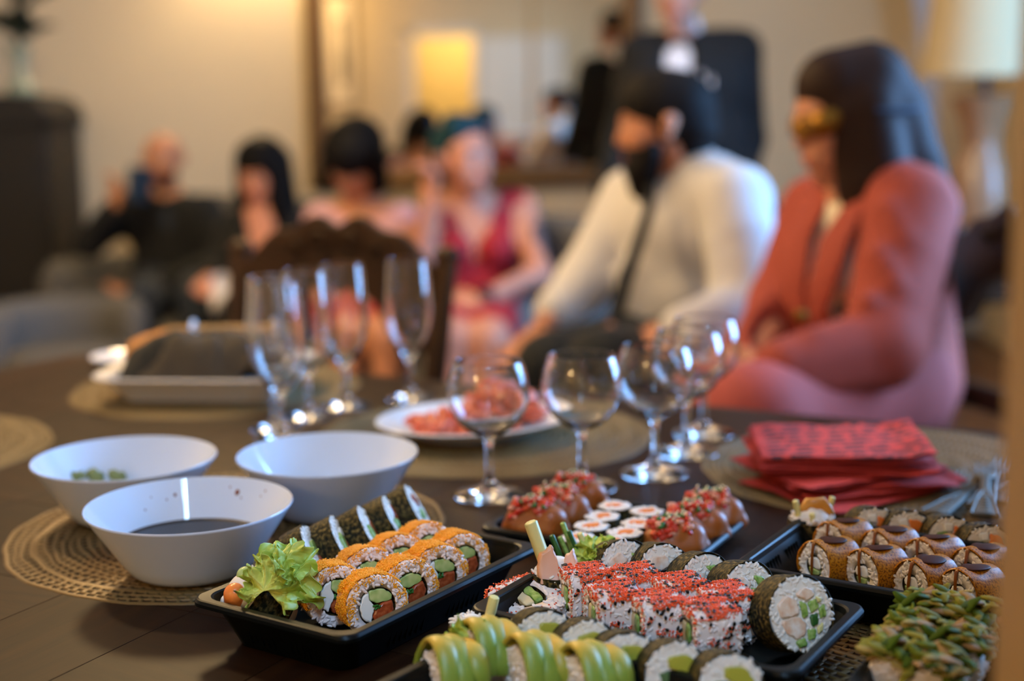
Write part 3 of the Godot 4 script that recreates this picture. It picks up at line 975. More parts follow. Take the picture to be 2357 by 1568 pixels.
	wear(t, "trousers", [[j.pel - Vector3(0, 0.05, 0), j.pel, 0.14, 0.14]] + leg(j, "R", 0.025) + leg(j, "L", 0.025), 0.018, 0.03, MT.black_cloth)
	hair_cap(t, [[0, 0.046, -0.04, 0, 0.052, 0.01, 0.084, 0.08], [0, 0.062, 0.0, 0, 0.066, 0.028, 0.076, 0.068], [0, -0.01, -0.065, 0, -0.03, -0.06, 0.06, 0.05], [0.062, 0.02, -0.01, 0.066, -0.01, -0.005, 0.022, 0.018], [-0.062, 0.02, -0.01, -0.066, -0.01, -0.005, 0.022, 0.018]], MT.hair_dark)
	hair_cap(t, [[0, -0.085, 0.055, 0, -0.125, 0.055, 0.045, 0.034], [-0.055, -0.045, 0.03, -0.03, -0.09, 0.05, 0.024, 0.03], [0.055, -0.045, 0.03, 0.03, -0.09, 0.05, 0.024, 0.03], [-0.02, -0.037, 0.087, 0.02, -0.037, 0.087, 0.009, 0.009]], MT.hair_dark, "beard")
	mb = MB.new()
	var tp := []
	for q in [Vector3(0.3195, 0.972, -3.213), Vector3(0.3138, 0.9191, -3.204), Vector3(0.2864, 0.8445, -3.171), Vector3(0.2545, 0.7708, -3.138), Vector3(0.2341, 0.6998, -3.126), Vector3(0.2162, 0.6637, -3.079)]:
		tp.append(q - o.base)
	mb.tube(tp, [0.012, 0.014, 0.017, 0.02, 0.022, 0.01], 10, true, 0.4, Vector3(0.8, 0, 0.6))
	part("tie", mb, MT.black_cloth, t).set_meta("label", "black tie")

	# woman in a coral blazer with a gold mask
	o = {
		"base": Vector3(0.72, 0, -2.75), "bd": Vector3(-0.75, 0, 0.62).normalized(), "fd": Vector3(-1, -0.2, 0.12).normalized(), "hd": Vector3(0.6502, 1.113, -2.77), "nk": Vector3(0.6986, 0.9948, -2.811), "pel": Vector3(0.7163, 0.5949, -2.803),
		"sR": Vector3(0.6424, 0.9222, -2.981), "eR": Vector3(0.5554, 0.7437, -2.889), "wR": Vector3(0.4415, 0.6643, -2.602), "tR": Vector3(-0.8, -0.3, 0.3), "nR": Vector3(0, 0.8, 0.5), "cR": 0.4,
		"sL": Vector3(0.7454, 0.9551, -2.652), "eL": Vector3(0.6551, 0.7236, -2.48), "wL": Vector3(0.4586, 0.6924, -2.414), "tL": Vector3(-1, -0.05, 0), "nL": Vector3(0, 0.7, 0.7), "cL": 0.4,
		"kR": Vector3(0.3913, 0.5918, -2.559), "aR": Vector3(0.3865, 0.2763, -2.505), "kL": Vector3(0.413, 0.6243, -2.362), "aL": Vector3(0.4084, 0.3219, -2.31), "skin": lin("bf8263"), "hair": lin("2a1810"), "cell": 0.016, "bust": 0.02, "thick": 0.95, "w": 0.95, "hs": 0.98,
	}
	t = person("seated woman in a coral blazer with long wavy brown hair and a gold eye mask", o)
	j = t.get_meta("j")
	wear(t, "top", torso(j, 0.012), 0.018, 0.03, MT.cream_cloth, "cream top")
	var hipz: Vector3 = j.pel
	wear(t, "blazer", torso(j, 0.022) + arm(j, "R", 0.026, 0.97) + [
		[j.sL.lerp(j.nk, 0.12), j.nk.lerp(j.sL, 0.5), 0.08, 0.08],
		[hipz - Vector3(0, 0.08, 0), hipz + Vector3(0, 0.05, 0), 0.155, 0.14], [j.pel.lerp(j.nk, 0.5) - j.bd * 0.06, j.pel - j.bd * 0.06, 0.13, 0.15],
		[j.nk + j.bd * 0.15 + Vector3(0, 0.02, 0), j.nk.lerp(j.pel, 0.62) + j.bd * 0.2, -0.085, -0.085], [j.nk.lerp(j.pel, 0.5) + j.bd * 0.25, j.pel + j.bd * 0.28, -0.05, -0.06]], 0.0135, 0.03, MT.coral)
	var sl := arm(j, "L", 0.03, 0.97, 1.05) + [[j.sL - Vector3(0, 0.01, 0), j.sL.lerp(j.eL, 0.35), 0.088, 0.074]]
	for k in 7:
		var q: Vector3 = j.sL.lerp(j.eL, 0.12 + 0.11 * k)
		sl.append([q + Vector3(-0.05 + 0.02 * (k % 3), 0.03, 0.05), q + Vector3(0.05, -0.06, 0.03), 0.02, 0.016])
		q = j.eL.lerp(j.wL, 0.1 + 0.11 * k)
		sl.append([q + Vector3(0.012, 0.045, 0.01), q + Vector3(-0.012, -0.03, 0.05), 0.017, 0.014])
	wear(t, "sleeve", sl, 0.0125, 0.022, MT.coral)
	for s in [-1.0, 1.0]:
		mb = MB.new()
		var side: Vector3 = (j.sL - j.sR).normalized() * s
		mb.tube([j.nk + side * 0.07 + j.bd * 0.05, j.nk.lerp(j.pel, 0.25) + side * 0.075 + j.bd * 0.155, j.nk.lerp(j.pel, 0.5) + side * 0.05 + j.bd * 0.19, j.nk.lerp(j.pel, 0.68) + side * 0.02 + j.bd * 0.18], [0.03, 0.05, 0.042, 0.012], 10, true, 0.25, side)
		part("lapel", mb, MT.coral, t)
	wear(t, "skirt", [[j.pel, j.pel + j.bd * 0.06, 0.15, 0.14]] + leg(j, "R", 0.03) + leg(j, "L", 0.035), 0.018, 0.03, MT.coral_skirt)
	mb = MB.new()
	mb.ball(Transform3D(Basis.from_scale(Vector3(0.012, 0.012, 0.006)), Vector3(0.4999, 0.7896, -2.431) - o.base))
	part("button", mb, MT.gold, t).set_meta("label", "gold button")
	var hm := hair_cap(t, [
		[0, 0.05, -0.045, 0, 0.062, 0.005, 0.092, 0.083], [0, 0.085, 0.025, 0, 0.075, -0.06, 0.055, 0.07], [0.05, 0.02, -0.03, 0.075, -0.2, -0.02, 0.06, 0.06], [0.075, -0.18, -0.02, 0.05, -0.36, 0.07, 0.055, 0.03],
		[-0.05, 0.02, -0.02, -0.07, -0.24, 0.02, 0.05, 0.05], [0, 0.0, -0.08, 0.0, -0.24, -0.12, 0.085, 0.07], [0.03, -0.2, -0.12, 0.06, -0.34, -0.1, 0.06, 0.03], [0.055, 0.02, 0.02, 0.06, -0.12, 0.02, 0.035, 0.04],
		[0.06, -0.12, 0.0, 0.08, -0.3, 0.05, 0.05, 0.03], [0.02, -0.1, -0.13, 0.09, -0.2, -0.12, 0.035, 0.045]], MT.hair_brown)
	hm.set_meta("label", "long wavy brown hair")
	hair_cap(t, [[-0.055, 0.012, 0.068, 0.055, 0.012, 0.068, 0.028, 0.028], [-0.02, 0.005, 0.095, 0.02, 0.005, 0.095, 0.02, 0.02], [0.06, 0.018, 0.05, 0.082, 0.03, 0.0, 0.022, 0.012], [-0.032, 0.011, 0.11, -0.032, 0.011, 0.12, -0.011, -0.011], [0.032, 0.011, 0.11, 0.032, 0.011, 0.12, -0.011, -0.011], [0, -0.03, 0.125, 0, -0.028, 0.09, -0.012, -0.012]], MT.gold, "eye_mask")
	mb = MB.new()
	var hf := head_frame(j)
	mb.tube([hf * Vector3(0.105, 0.02, -0.02), hf * Vector3(0.095, 0.005, -0.09), hf * Vector3(0.02, 0.0, -0.152)], [0.014, 0.015, 0.014], 8, true, 0.4)
	part("hair_ribbon", mb, MT.navy, t).set_meta("label", "dark blue ribbon in the hair")

# ---------------------------------------------------------------- the room
func slab(mb: MB, x0: float, x1: float, y0: float, y1: float, z0: float, z1: float, bev := 0.004) -> void:
	mb.box(at(Vector3(x0 + x1, y0 + y1, z0 + z1) / 2.0), Vector3(x1 - x0, y1 - y0, z1 - z0), bev)

func build_room() -> void:
	var mb := MB.new()
	# floor boards
	var fl := MB.new()
	slab(fl, -3.2, 2.6, -0.12, -0.02, -7.1, 5.2)
	var floor_node := struct("floor", fl, MT.wood_floor)
	var board := MB.new()
	board.use_uv = true
	board.box(at(Vector3.ZERO), Vector3(0.19, 0.02, 1.55), 0.002)
	var bm := board.mesh(MT.wood_floor)
	for i in 30:
		for k in 5:
			var o := MeshInstance3D.new()
			o.name = "plank"
			o.mesh = bm
			o.position = Vector3(-2.9 + 0.192 * i, -0.01, -6.1 + 1.553 * k - 0.5 * (i % 3))
			if absf(o.position.x) < 2.9 and o.position.x < 2.2 and o.position.z > -6.15:
				floor_node.add_child(o, true)
	mb = MB.new()
	slab(mb, -3.2, 2.6, 2.7, 2.85, -7.1, 5.2)
	struct("ceiling", mb, MT.ceiling)
	mb = MB.new()
	slab(mb, -3.2, 2.6, -0.02, 2.72, -7.1, -6.9)
	struct("wall_back", mb, MT.wall)
	mb = MB.new()
	slab(mb, -3.2, -3.0, -0.02, 2.72, -6.9, 5.2)
	struct("wall_left", mb, MT.wall)
	mb = MB.new()
	for q in [[-6.9, -6.35], [-5.2, -3.7], [-2.1, 5.2]]:
		slab(mb, 2.3, 2.5, -0.02, 2.72, q[0], q[1])
	for q in [[-6.35, -5.2], [-3.7, -2.1]]:
		slab(mb, 2.3, 2.5, -0.02, 0.8, q[0], q[1])
		slab(mb, 2.3, 2.5, 2.4, 2.72, q[0], q[1])
	struct("wall_right", mb, MT.wall)
	mb = MB.new()
	for q in [[-3.0, -1.06, -0.02, 2.72], [-1.06, -0.39, 1.86, 2.72], [-0.39, 1.45, -0.02, 2.72], [1.45, 2.15, -0.02, 0.3], [1.45, 2.15, 2.35, 2.72], [2.15, 2.3, -0.02, 2.72]]:
		slab(mb, q[0], q[1], q[2], q[3], 2.6, 2.8)
	struct("wall_front", mb, MT.wall)
	# hall beyond the doorway
	mb = MB.new()
	slab(mb, -3.0, 2.3, -0.02, 2.72, 5.0, 5.2)
	struct("wall_hall", mb, MT.wall_yellow)
	# windows: frame, bars and panes
	var n := 1
	for q in [[-3.7, -2.1], [-6.35, -5.2]]:
		mb = MB.new()
		for z in [q[0] + 0.03, (q[0] + q[1]) / 2, q[1] - 0.03]:
			slab(mb, 2.36, 2.44, 0.8, 2.4, z - 0.03, z + 0.03)
		for y in [0.83, 2.37]:
			slab(mb, 2.36, 2.44, y - 0.03, y + 0.03, q[0], q[1])
		var w := struct("window_%d" % n, mb, MT.white_paint)
		for k in 2:
			mb = MB.new()
			var zm: float = (q[0] + q[1]) / 2
			slab(mb, 2.395, 2.401, 0.86, 2.34, (q[0] + 0.06) if k == 0 else zm + 0.03, (zm - 0.03) if k == 0 else q[1] - 0.06, 0.0005)
			struct("pane", mb, MT.pane, w)
		n += 1
	mb = MB.new()
	for x in [1.48, 1.8, 2.12]:
		slab(mb, x - 0.03, x + 0.03, 0.3, 2.35, 2.66, 2.74)
	for y in [0.33, 2.32]:
		slab(mb, 1.45, 2.15, y - 0.03, y + 0.03, 2.66, 2.74)
	var w3 := struct("window_3", mb, MT.white_paint)
	for q in [[1.51, 1.77], [1.83, 2.09]]:
		mb = MB.new()
		slab(mb, q[0], q[1], 0.36, 2.29, 2.697, 2.703, 0.0005)
		struct("pane", mb, MT.pane, w3)
	# open door and casing behind the camera, seen in the mirror
	mb = MB.new()
	slab(mb, -0.32, 0.64, 0.01, 1.84, 2.53, 2.57, 0.004)
	var dr := struct("door_1", mb, MT.white_paint)
	for q in [[0.15, 0.85], [1.0, 1.72]]:
		mb = MB.new()
		slab(mb, -0.2, 0.52, q[0], q[1], 2.522, 2.535, 0.006)
		struct("panel", mb, MT.white_paint, dr)
	mb = MB.new()
	mb.tube([Vector3(0.56, 0.98, 2.53), Vector3(0.56, 0.98, 2.48), Vector3(0.46, 0.98, 2.475)], [0.01, 0.009, 0.008], 10)
	struct("handle", mb, MT.steel, dr)
	mb = MB.new()
	slab(mb, -1.15, -1.06, 0, 1.95, 2.57, 2.62)
	slab(mb, -0.39, -0.33, 0, 1.95, 2.57, 2.62)
	slab(mb, -1.15, -0.33, 1.86, 1.95, 2.57, 2.62)
	struct("trim_1", mb, MT.white_paint)
	mb = MB.new()
	slab(mb, -3.0, 2.3, 0, 0.1, -6.9, -6.88)
	struct("baseboard_back", mb, MT.white_paint)
	mb = MB.new()
	slab(mb, -3.0, -2.98, 0, 0.1, -6.88, 2.6)
	struct("baseboard_left", mb, MT.white_paint)
	# brown door standing open close to the camera
	mb = MB.new()
	slab(mb, 0.211, 0.251, 0.0, 2.2, -0.6, 0.26, 0.003)
	var d2 := struct("door_2", mb, MT.post)
	for y in [0.3, 1.1, 1.9]:
		mb = MB.new()
		mb.tube([Vector3(0.259, y - 0.05, 0.262), Vector3(0.259, y + 0.05, 0.262)], [0.007], 10)
		struct("hinge", mb, MT.steel, d2)

	# picture on the wall behind the camera
	var t := thing("picture_frame", "tall cream picture with one slender dark shape, seen in the mirror's left side", "picture", Vector3(-1.94, 1.72, 2.58), PI)
	mb = MB.new()
	for s in [-1.0, 1.0]:
		mb.box(at(Vector3(s * 0.21, 0, 0)), Vector3(0.03, 1.28, 0.03), 0.006)
		mb.box(at(Vector3(0, s * 0.625, 0)), Vector3(0.42, 0.03, 0.03), 0.006)
	part("frame", mb, MT.gilt, t)
	mb = MB.new()
	mb.box(at(Vector3(0, 0, -0.006)), Vector3(0.4, 1.24, 0.01), 0.001)
	part("mount", mb, MT.cream_cloth, t)
	mb = MB.new()
	mb.extrude(at(Vector3(-0.06, 0, 0)), PackedVector2Array([Vector2(-0.03, -0.4), Vector2(0.03, -0.4), Vector2(0.04, -0.1), Vector2(0.025, 0.1), Vector2(0.035, 0.35), Vector2(-0.03, 0.38), Vector2(-0.025, 0.1), Vector2(-0.045, -0.15)]), -0.001, 0.004, 0.002)
	part("drawing", mb, MT.black_gloss, t)

	# mirror
	t = thing("wall_mirror", "large framed mirror with a dark antique gilt frame on the far wall", "mirror", Vector3(-0.16, 0.742, -6.86))
	var prof := [[0.0, 0.0, 0.1, 0.04], [0.012, 0.012, 0.05, 0.055], [0.07, 0.07, 0.03, 0.035]]
	mb = MB.new()
	for q in prof:
		var fw := 0.8 - q[0] as float
		for s in [-1.0, 1.0]:
			mb.box(at(Vector3(s * (fw - q[2] / 2), 0.85, q[3] / 2 - 0.02)), Vector3(q[2], 1.7 - 2 * q[1], q[3]), 0.008)
			mb.box(at(Vector3(0, 0.85 + s * (0.85 - q[1] - q[2] / 2), q[3] / 2 - 0.02)), Vector3(fw * 2, q[2], q[3]), 0.008)
	part("frame", mb, MT.gilt, t)
	mb = MB.new()
	for k in 42:
		mb.ball(Transform3D(Basis.from_scale(Vector3(0.014, 0.009, 0.008)), Vector3(-0.78 + 1.56 * k / 41.0, 0.035, 0.034)), 8, 5)
	part("beading", mb, MT.gilt, t, true)
	mb = MB.new()
	mb.box(at(Vector3(0, 0.85, -0.014)), Vector3(1.42, 1.54, 0.008), 0.001)
	part("mirror_glass", mb, MT.mirror, t)

	# wall lamp above the frame edge and the ceiling lamps
	t = thing("wall_lamp", "wall lamp with a warm glowing bulb between the cabinet and the mirror", "lamp", Vector3(-1.12, 2.08, -6.88))
	mb = MB.new()
	mb.lathe(Transform3D(Basis(Vector3.RIGHT, PI / 2), Vector3(0, 0, 0)), [Vector2(0, 0), Vector2(0.05, 0), Vector2(0.045, 0.015), Vector2(0, 0.02)], 24)
	mb.tube([Vector3(0, 0, 0.01), Vector3(0, -0.02, 0.08), Vector3(0, 0.02, 0.13)], [0.008], 8)
	part("bracket", mb, MT.gilt, t)
	mb = MB.new()
	mb.lathe(at(Vector3(0, 0.01, 0.13)), [Vector2(0.075, 0), Vector2(0.055, 0.13), Vector2(0.053, 0.13), Vector2(0.073, 0)], 28)
	part("shade", mb, MT.shade, t)
	mb = MB.new()
	mb.ball(Transform3D(Basis.from_scale(Vector3(0.022, 0.03, 0.022)), Vector3(0, 0.06, 0.13)), 8, 5)
	part("bulb", mb, MT.bulb, t)
	for q in [["far", Vector3(-0.9, 2.46, -3.7), 1.0], ["left", Vector3(-2.4, 2.46, 1.9), 0.75]]:
		t = thing("ceiling_lamp", "round opal ceiling lamp over the %s" % {"far": "sofa end of the room", "left": "picture side of the door wall"}[q[0]], "lamp", q[1])
		mb = MB.new()
		mb.lathe(at(Vector3(0, 0.12, 0)), [Vector2(0, 0), Vector2(0.12, 0), Vector2(0.14, 0.06), Vector2(0.14, 0.12), Vector2(0, 0.12)], 32)
		part("fitting", mb, MT.white_paint, t)
		mb = MB.new()
		mb.lathe(at(Vector3.ZERO), [Vector2(0, -0.05), Vector2(0.1, -0.035), Vector2(0.17, 0.02), Vector2(0.2, 0.09), Vector2(0.19, 0.12), Vector2(0, 0.12)], 20)
		part("diffuser", mb, MT.lamp_glow, t)

	t = thing("pendant_lamp", "opal globe pendant lamp hanging left of the dining table", "lamp", Vector3(-1.2, 2.44, -2.6))
	mb = MB.new()
	mb.lathe(at(Vector3(0, 0.23, 0)), [Vector2(0, 0), Vector2(0.05, 0.0), Vector2(0.055, 0.03), Vector2(0, 0.03)], 24)
	mb.tube([Vector3(0, 0.08, 0), Vector3(0, 0.24, 0)], [0.005], 8)
	mb.lathe(at(Vector3(0, 0.07, 0)), [Vector2(0, 0), Vector2(0.04, 0), Vector2(0.03, 0.05), Vector2(0, 0.06)], 24)
	part("cord", mb, MT.gilt, t)
	mb = MB.new()
	mb.ball(Transform3D(Basis.from_scale(Vector3(0.11, 0.09, 0.11)), Vector3(0, 0.0, 0)), 16, 8)
	part("globe", mb, MT.lamp_glow, t)
	for q in [[0.07, 0.025], [0.17, 0.015]]:
		t = thing("tube_lamp", "slim cool white ceiling tube lamp, %s of two above the camera" % ("wider" if q[1] > 0.02 else "narrower"), "lamp", Vector3(q[0], 2.66, 0.55))
		mb = MB.new()
		mb.box(at(Vector3(0, 0.012, 0)), Vector3(q[1] * 2 + 0.02, 0.05, 1.56), 0.006)
		part("fitting", mb, MT.white_paint, t)
		mb = MB.new()
		mb.tube([Vector3(0, -0.018, -0.75), Vector3(0, -0.018, 0.75)], [q[1] * 0.6], 6)
		part("tube", mb, MT.tube_glow, t)

	# dark cabinet and vase
	t = thing("cabinet", "tall dark wooden cabinet in the far left corner", "cabinet", Vector3(-2.32, 0, -6.5))
	mb = MB.new()
	mb.box(at(Vector3(0, 0.58, 0)), Vector3(0.62, 1.0, 0.5), 0.012)
	mb.box(at(Vector3(0, 0.05, 0.0)), Vector3(0.66, 0.1, 0.54), 0.012)
	part("body", mb, MT.wood_black, t)
	mb = MB.new()
	var cp := PackedVector2Array()
	for k in 13:
		var a := PI * k / 12.0
		cp.append(Vector2(0.33 * signf(cos(a)) * pow(absf(cos(a)), 0.5), 0.15 * pow(sin(a), 0.6)))
	mb.extrude(at(Vector3(0, 1.07, 0)), cp, -0.27, 0.27, 0.015)
	part("cornice", mb, MT.wood_black, t)
	for s in [-1.0, 1.0]:
		mb = MB.new()
		mb.box(at(Vector3(s * 0.152, 0.58, 0.255)), Vector3(0.285, 0.9, 0.022), 0.008)
		mb.box(at(Vector3(s * 0.152, 0.58, 0.268)), Vector3(0.19, 0.7, 0.016), 0.008)
		var d := part("door", mb, MT.wood_black, t)
		mb = MB.new()
		mb.ball(Transform3D(Basis.from_scale(Vector3.ONE * 0.014), Vector3(s * 0.03, 0.6, 0.285)))
		part("knob", mb, MT.gilt, d)
	t = thing("vase", "pale slender vase with dark leaves on top of the cabinet", "vase", Vector3(-2.14, 1.216, -6.36))
	t.scale = Vector3.ONE * 1.4
	mb = MB.new()
	mb.lathe(at(Vector3.ZERO), [Vector2(0, 0), Vector2(0.045, 0), Vector2(0.05, 0.01), Vector2(0.022, 0.05), Vector2(0.02, 0.1), Vector2(0.04, 0.15), Vector2(0.034, 0.15), Vector2(0.015, 0.1), Vector2(0, 0.06)], 28)
	part("body", mb, MT.glass_grey, t)
	rng.seed = 5
	for k in 14:
		mb = MB.new()
		var a := rng.randf() * TAU
		var q := Vector3(cos(a), 0, sin(a))
		var l := rng.randf_range(0.08, 0.13)
		var h := 0.15 + rng.randf_range(0.0, 0.16)
		var pts := []
		for jy in 5:
			for ixx in 3:
				var w := sin(PI * (jy + 0.25) / 4.6) * 0.036
				pts.append(q * (0.01 + l * jy / 4.0) + Vector3(0, h + 0.05 * sin(1.9 * jy / 4.0), 0) + Vector3(-q.z, 0.25 * absf(ixx - 1), q.x) * (w * (ixx - 1)))
		mb.sheet(pts, 3, 5, 0.001)
		mb.tube([Vector3(0, 0.06, 0), q * 0.012 + Vector3(0, h, 0)], [0.0025], 5)
		part("leaf", mb, MT.leaf_dark, t)

	# sofa
	t = thing("sofa", "long grey upholstered sofa under the mirror, carrying four guests", "sofa", Vector3(-0.8, 0, -5.42), -0.765)
	mb = MB.new()
	mb.box(at(Vector3(0, 0.15, 0)), Vector3(2.5, 0.14, 0.86), 0.03)
	part("base", mb, MT.sofa, t)
	mb = MB.new()
	mb.box(at(Vector3(0, 0.43, -0.37)), Vector3(2.5, 0.66, 0.18), 0.07)
	part("back", mb, MT.sofa, t)
	for k in 3:
		mb = MB.new()
		mb.box(at(Vector3(-0.72 + 0.72 * k, 0.255, 0.07)), Vector3(0.7, 0.12, 0.7), 0.04)
		part("seat_cushion", mb, MT.sofa, t)
	for s in [-1.0, 1.0]:
		mb = MB.new()
		mb.box(at(Vector3(s * 1.18, 0.3, 0.02)), Vector3(0.18, 0.44, 0.86), 0.06)
		part("arm", mb, MT.sofa, t)
		for z in [-0.33, 0.33]:
			mb = MB.new()
			mb.lathe(at(Vector3(s * 1.1, 0, z)), [Vector2(0, 0), Vector2(0.02, 0), Vector2(0.03, 0.085), Vector2(0, 0.085)], 14)
			part("leg", mb, MT.wood_black, t)

	# grey tub chair at the left
	t = thing("armchair", "low grey tub armchair beside the cabinet, nearest the bald man's knees", "armchair", Vector3(-1.62, 0, -5.1), 0.5)
	mb = MB.new()
	var bones := []
	for k in 9:
		var a := PI * (0.02 + 0.96 * k / 8.0)
		var b := PI * (0.02 + 0.96 * minf(k + 1, 8) / 8.0)
		for y in [0.16, 0.26, 0.34, 0.4]:
			bones.append([Vector3(0.25 * cos(a), y, -0.23 * sin(a)), Vector3(0.25 * cos(b), y, -0.23 * sin(b)), 0.055, 0.055])
	blob(mb, bones, 0.022, 0.04)
	part("back", mb, MT.sofa_light, t)
	mb = MB.new()
	mb.lathe(at(Vector3(0, 0.1, 0.02)), [Vector2(0, 0), Vector2(0.22, 0), Vector2(0.24, 0.03), Vector2(0.24, 0.16), Vector2(0.2, 0.2), Vector2(0, 0.21)], 32)
	part("seat", mb, MT.sofa, t)
	for k in 4:
		mb = MB.new()
		var a := PI * 0.25 + PI * 0.5 * k
		mb.tube([Vector3(cos(a) * 0.2, 0.0, sin(a) * 0.2), Vector3(cos(a) * 0.17, 0.12, sin(a) * 0.17)], [0.014, 0.02], 8)
		part("leg", mb, MT.wood_black, t)

	# side table with lamp
	t = thing("side_table", "wooden side table carrying the big table lamp by the right wall", "table", Vector3(1.56, 0, -4.6))
	mb = MB.new()
	mb.box(at(Vector3(0, 0.61, 0)), Vector3(0.62, 0.04, 0.5), 0.006)
	part("table_top", mb, MT.wood_light, t)
	mb = MB.new()
	mb.box(at(Vector3(0, 0.55, 0)), Vector3(0.54, 0.08, 0.42), 0.004)
	part("apron", mb, MT.wood_dark, t)
	for k in 4:
		mb = MB.new()
		mb.tube([Vector3(0.25 * (1 if k & 1 else -1), 0, 0.19 * (1 if k & 2 else -1)), Vector3(0.25 * (1 if k & 1 else -1), 0.58, 0.19 * (1 if k & 2 else -1))], [0.016, 0.024], 10)
		part("leg", mb, MT.wood_dark, t)
	t = thing("table_lamp", "large table lamp with a cream drum shade and pale ceramic base", "lamp", Vector3(1.52, 0.63, -4.6))
	mb = MB.new()
	mb.lathe(at(Vector3.ZERO), [Vector2(0, 0), Vector2(0.085, 0), Vector2(0.09, 0.02), Vector2(0.1, 0.12), Vector2(0.105, 0.2), Vector2(0.095, 0.28), Vector2(0.065, 0.34), Vector2(0.058, 0.38), Vector2(0.075, 0.45), Vector2(0.1, 0.5), Vector2(0.105, 0.52), Vector2(0, 0.53)], 40)
	part("base", mb, MT.ceramic, t)
	mb = MB.new()
	mb.tube([Vector3(0, 0.52, 0), Vector3(0, 0.64, 0)], [0.014], 12)
	part("socket", mb, MT.black_gloss, t)
	mb = MB.new()
	mb.lathe(at(Vector3(0, 0.585, 0)), [Vector2(0.205, 0), Vector2(0.165, 0.34), Vector2(0.162, 0.34), Vector2(0.202, 0)], 48)
	part("shade", mb, MT.shade_cloth, t)
	# curtain tied back
	t = thing("curtain", "sheer pale curtain gathered to one side, behind the lamp shade", "curtain", Vector3(0, 0, 0))
	mb = MB.new()
	var pts := []
	for jy in 25:
		var y := 2.6 - jy * 0.105
		var k := smoothstep(2.6, 1.2, y) if y > 1.15 else smoothstep(0.1, 1.15, y) * 0.5 + 0.5
		var xl := lerpf(1.58, 1.86, k)
		var xr := lerpf(2.2, 1.93, k)
		for ixx in 49:
			var u := ixx / 48.0
			pts.append(Vector3(lerpf(xl, xr, u), y, -6.55 + 0.035 * sin(u * 44.0) * (1.0 - 0.5 * k) + 0.05 * k))
	mb.sheet(pts, 49, 25, 0.0015)
	part("sheer", mb, MT.sheer, t)
	mb = MB.new()
	mb.tube([Vector3(1.5, 2.62, -6.55), Vector3(2.28, 2.62, -6.55)], [0.012], 10)
	part("rod", mb, MT.gilt, t)

	# carved dining chairs
	t = thing("dining_chair", "dark carved wooden dining chair with a double-arched crest rail, behind the champagne flutes", "chair", Vector3(-0.352, 0, -2.72), -0.42, "carved dining chairs")
	for s in [-1.0, 1.0]:
		mb = MB.new()
		mb.tube([Vector3(s * 0.2, 0, -0.05), Vector3(s * 0.2, 0.42, 0.0), Vector3(s * 0.215, 0.65, -0.01), Vector3(s * 0.225, 0.87, -0.05)], [0.026, 0.03, 0.03, 0.03], 4, true, 0.75, Vector3(1, 0, 1))
		mb.ball(Transform3D(Basis.from_scale(Vector3(0.028, 0.018, 0.024)), Vector3(s * 0.225, 0.87, -0.05)))
		part("stile", mb, MT.wood_dark, t)
		mb = MB.new()
		mb.tube([Vector3(s * 0.21, 0, 0.4), Vector3(s * 0.205, 0.2, 0.4), Vector3(s * 0.205, 0.43, 0.39)], [0.018, 0.024, 0.028], 10)
		part("leg", mb, MT.wood_dark, t)
	var poly := PackedVector2Array()
	for k in 41:
		var u := -1.0 + k / 20.0
		var a := absf(u)
		poly.append(Vector2(0.21 * u, 0.845 + 0.1 * pow(maxf(0.0, 1.0 - pow(a, 1.8)), 0.8) - 0.014 * exp(-u * u * 60.0) - 0.006 * cos(a * 14.0)))
	for k in 41:
		var u := 1.0 - k / 20.0
		var a := absf(u)
		var y := 0.815 - 0.03 * pow(a / 0.4, 2.0) - 0.02 * exp(-u * u * 90.0)
		if a > 0.4:
			y = lerpf(0.785, 0.7, smoothstep(0.4, 0.72, a)) - 0.05 * maxf(0.0, a - 0.72)
		poly.append(Vector2(0.2 * u, y))
	mb = MB.new()
	mb.extrude(Transform3D(Basis(Vector3.RIGHT, -0.1), Vector3(0, 0, 0.045)), poly, -0.016, 0.016, 0.006)
	part("crest_rail", mb, MT.wood_dark, t)
	mb = MB.new()
	for s in [-1.0, 1.0]:
		for q in [[0.03, 0.026], [0.085, 0.02]]:
			var sp := []
			for k in 22:
				var a := k * 0.42
				sp.append(Vector3(s * (q[0] + cos(a) * q[1] * (1.0 - k / 26.0)), 0.895 - q[0] * 0.25 + sin(a) * q[1] * (1.0 - k / 26.0), -0.022))
			mb.tube(sp, [0.004], 6)
	part("carving", mb, MT.wood_dark, t)
	mb = MB.new()
	mb.box(at(Vector3(0, 0.56, -0.005)), Vector3(0.41, 0.05, 0.025), 0.006)
	part("rail", mb, MT.wood_dark, t)
	mb = MB.new()
	mb.box(at(Vector3(0, 0.44, 0.19)), Vector3(0.46, 0.05, 0.46), 0.015)
	part("seat", mb, MT.sofa, t)
	mb = MB.new()
	mb.box(at(Vector3(0, 0.2, 0.4)), Vector3(0.4, 0.025, 0.02), 0.004)
	mb.box(at(Vector3(0, 0.2, -0.02)), Vector3(0.38, 0.025, 0.02), 0.004)
	part("stretcher", mb, MT.wood_dark, t)
	t.scale = Vector3(1.03, 1.01, 1.0)
	dup(t, Vector3(0.95, 0, -2.72), -1.25, "dark carved wooden dining chair the woman in the coral blazer sits on", "dining_chair")
	dup(t, Vector3(0.52, 0, -3.62), -0.85, "dark carved wooden dining chair under the man in the white shirt", "dining_chair")

# ---------------------------------------------------------------- table and tableware
const TB := 0.75

func grain_uv(mb: MB, off: Vector2, swap: bool) -> void:
	mb.use_uv = true
	for i in mb.uv.size():
		var q := mb.uv[i] * 2.2
		mb.uv[i] = (Vector2(q.y, q.x) if swap else q) + off

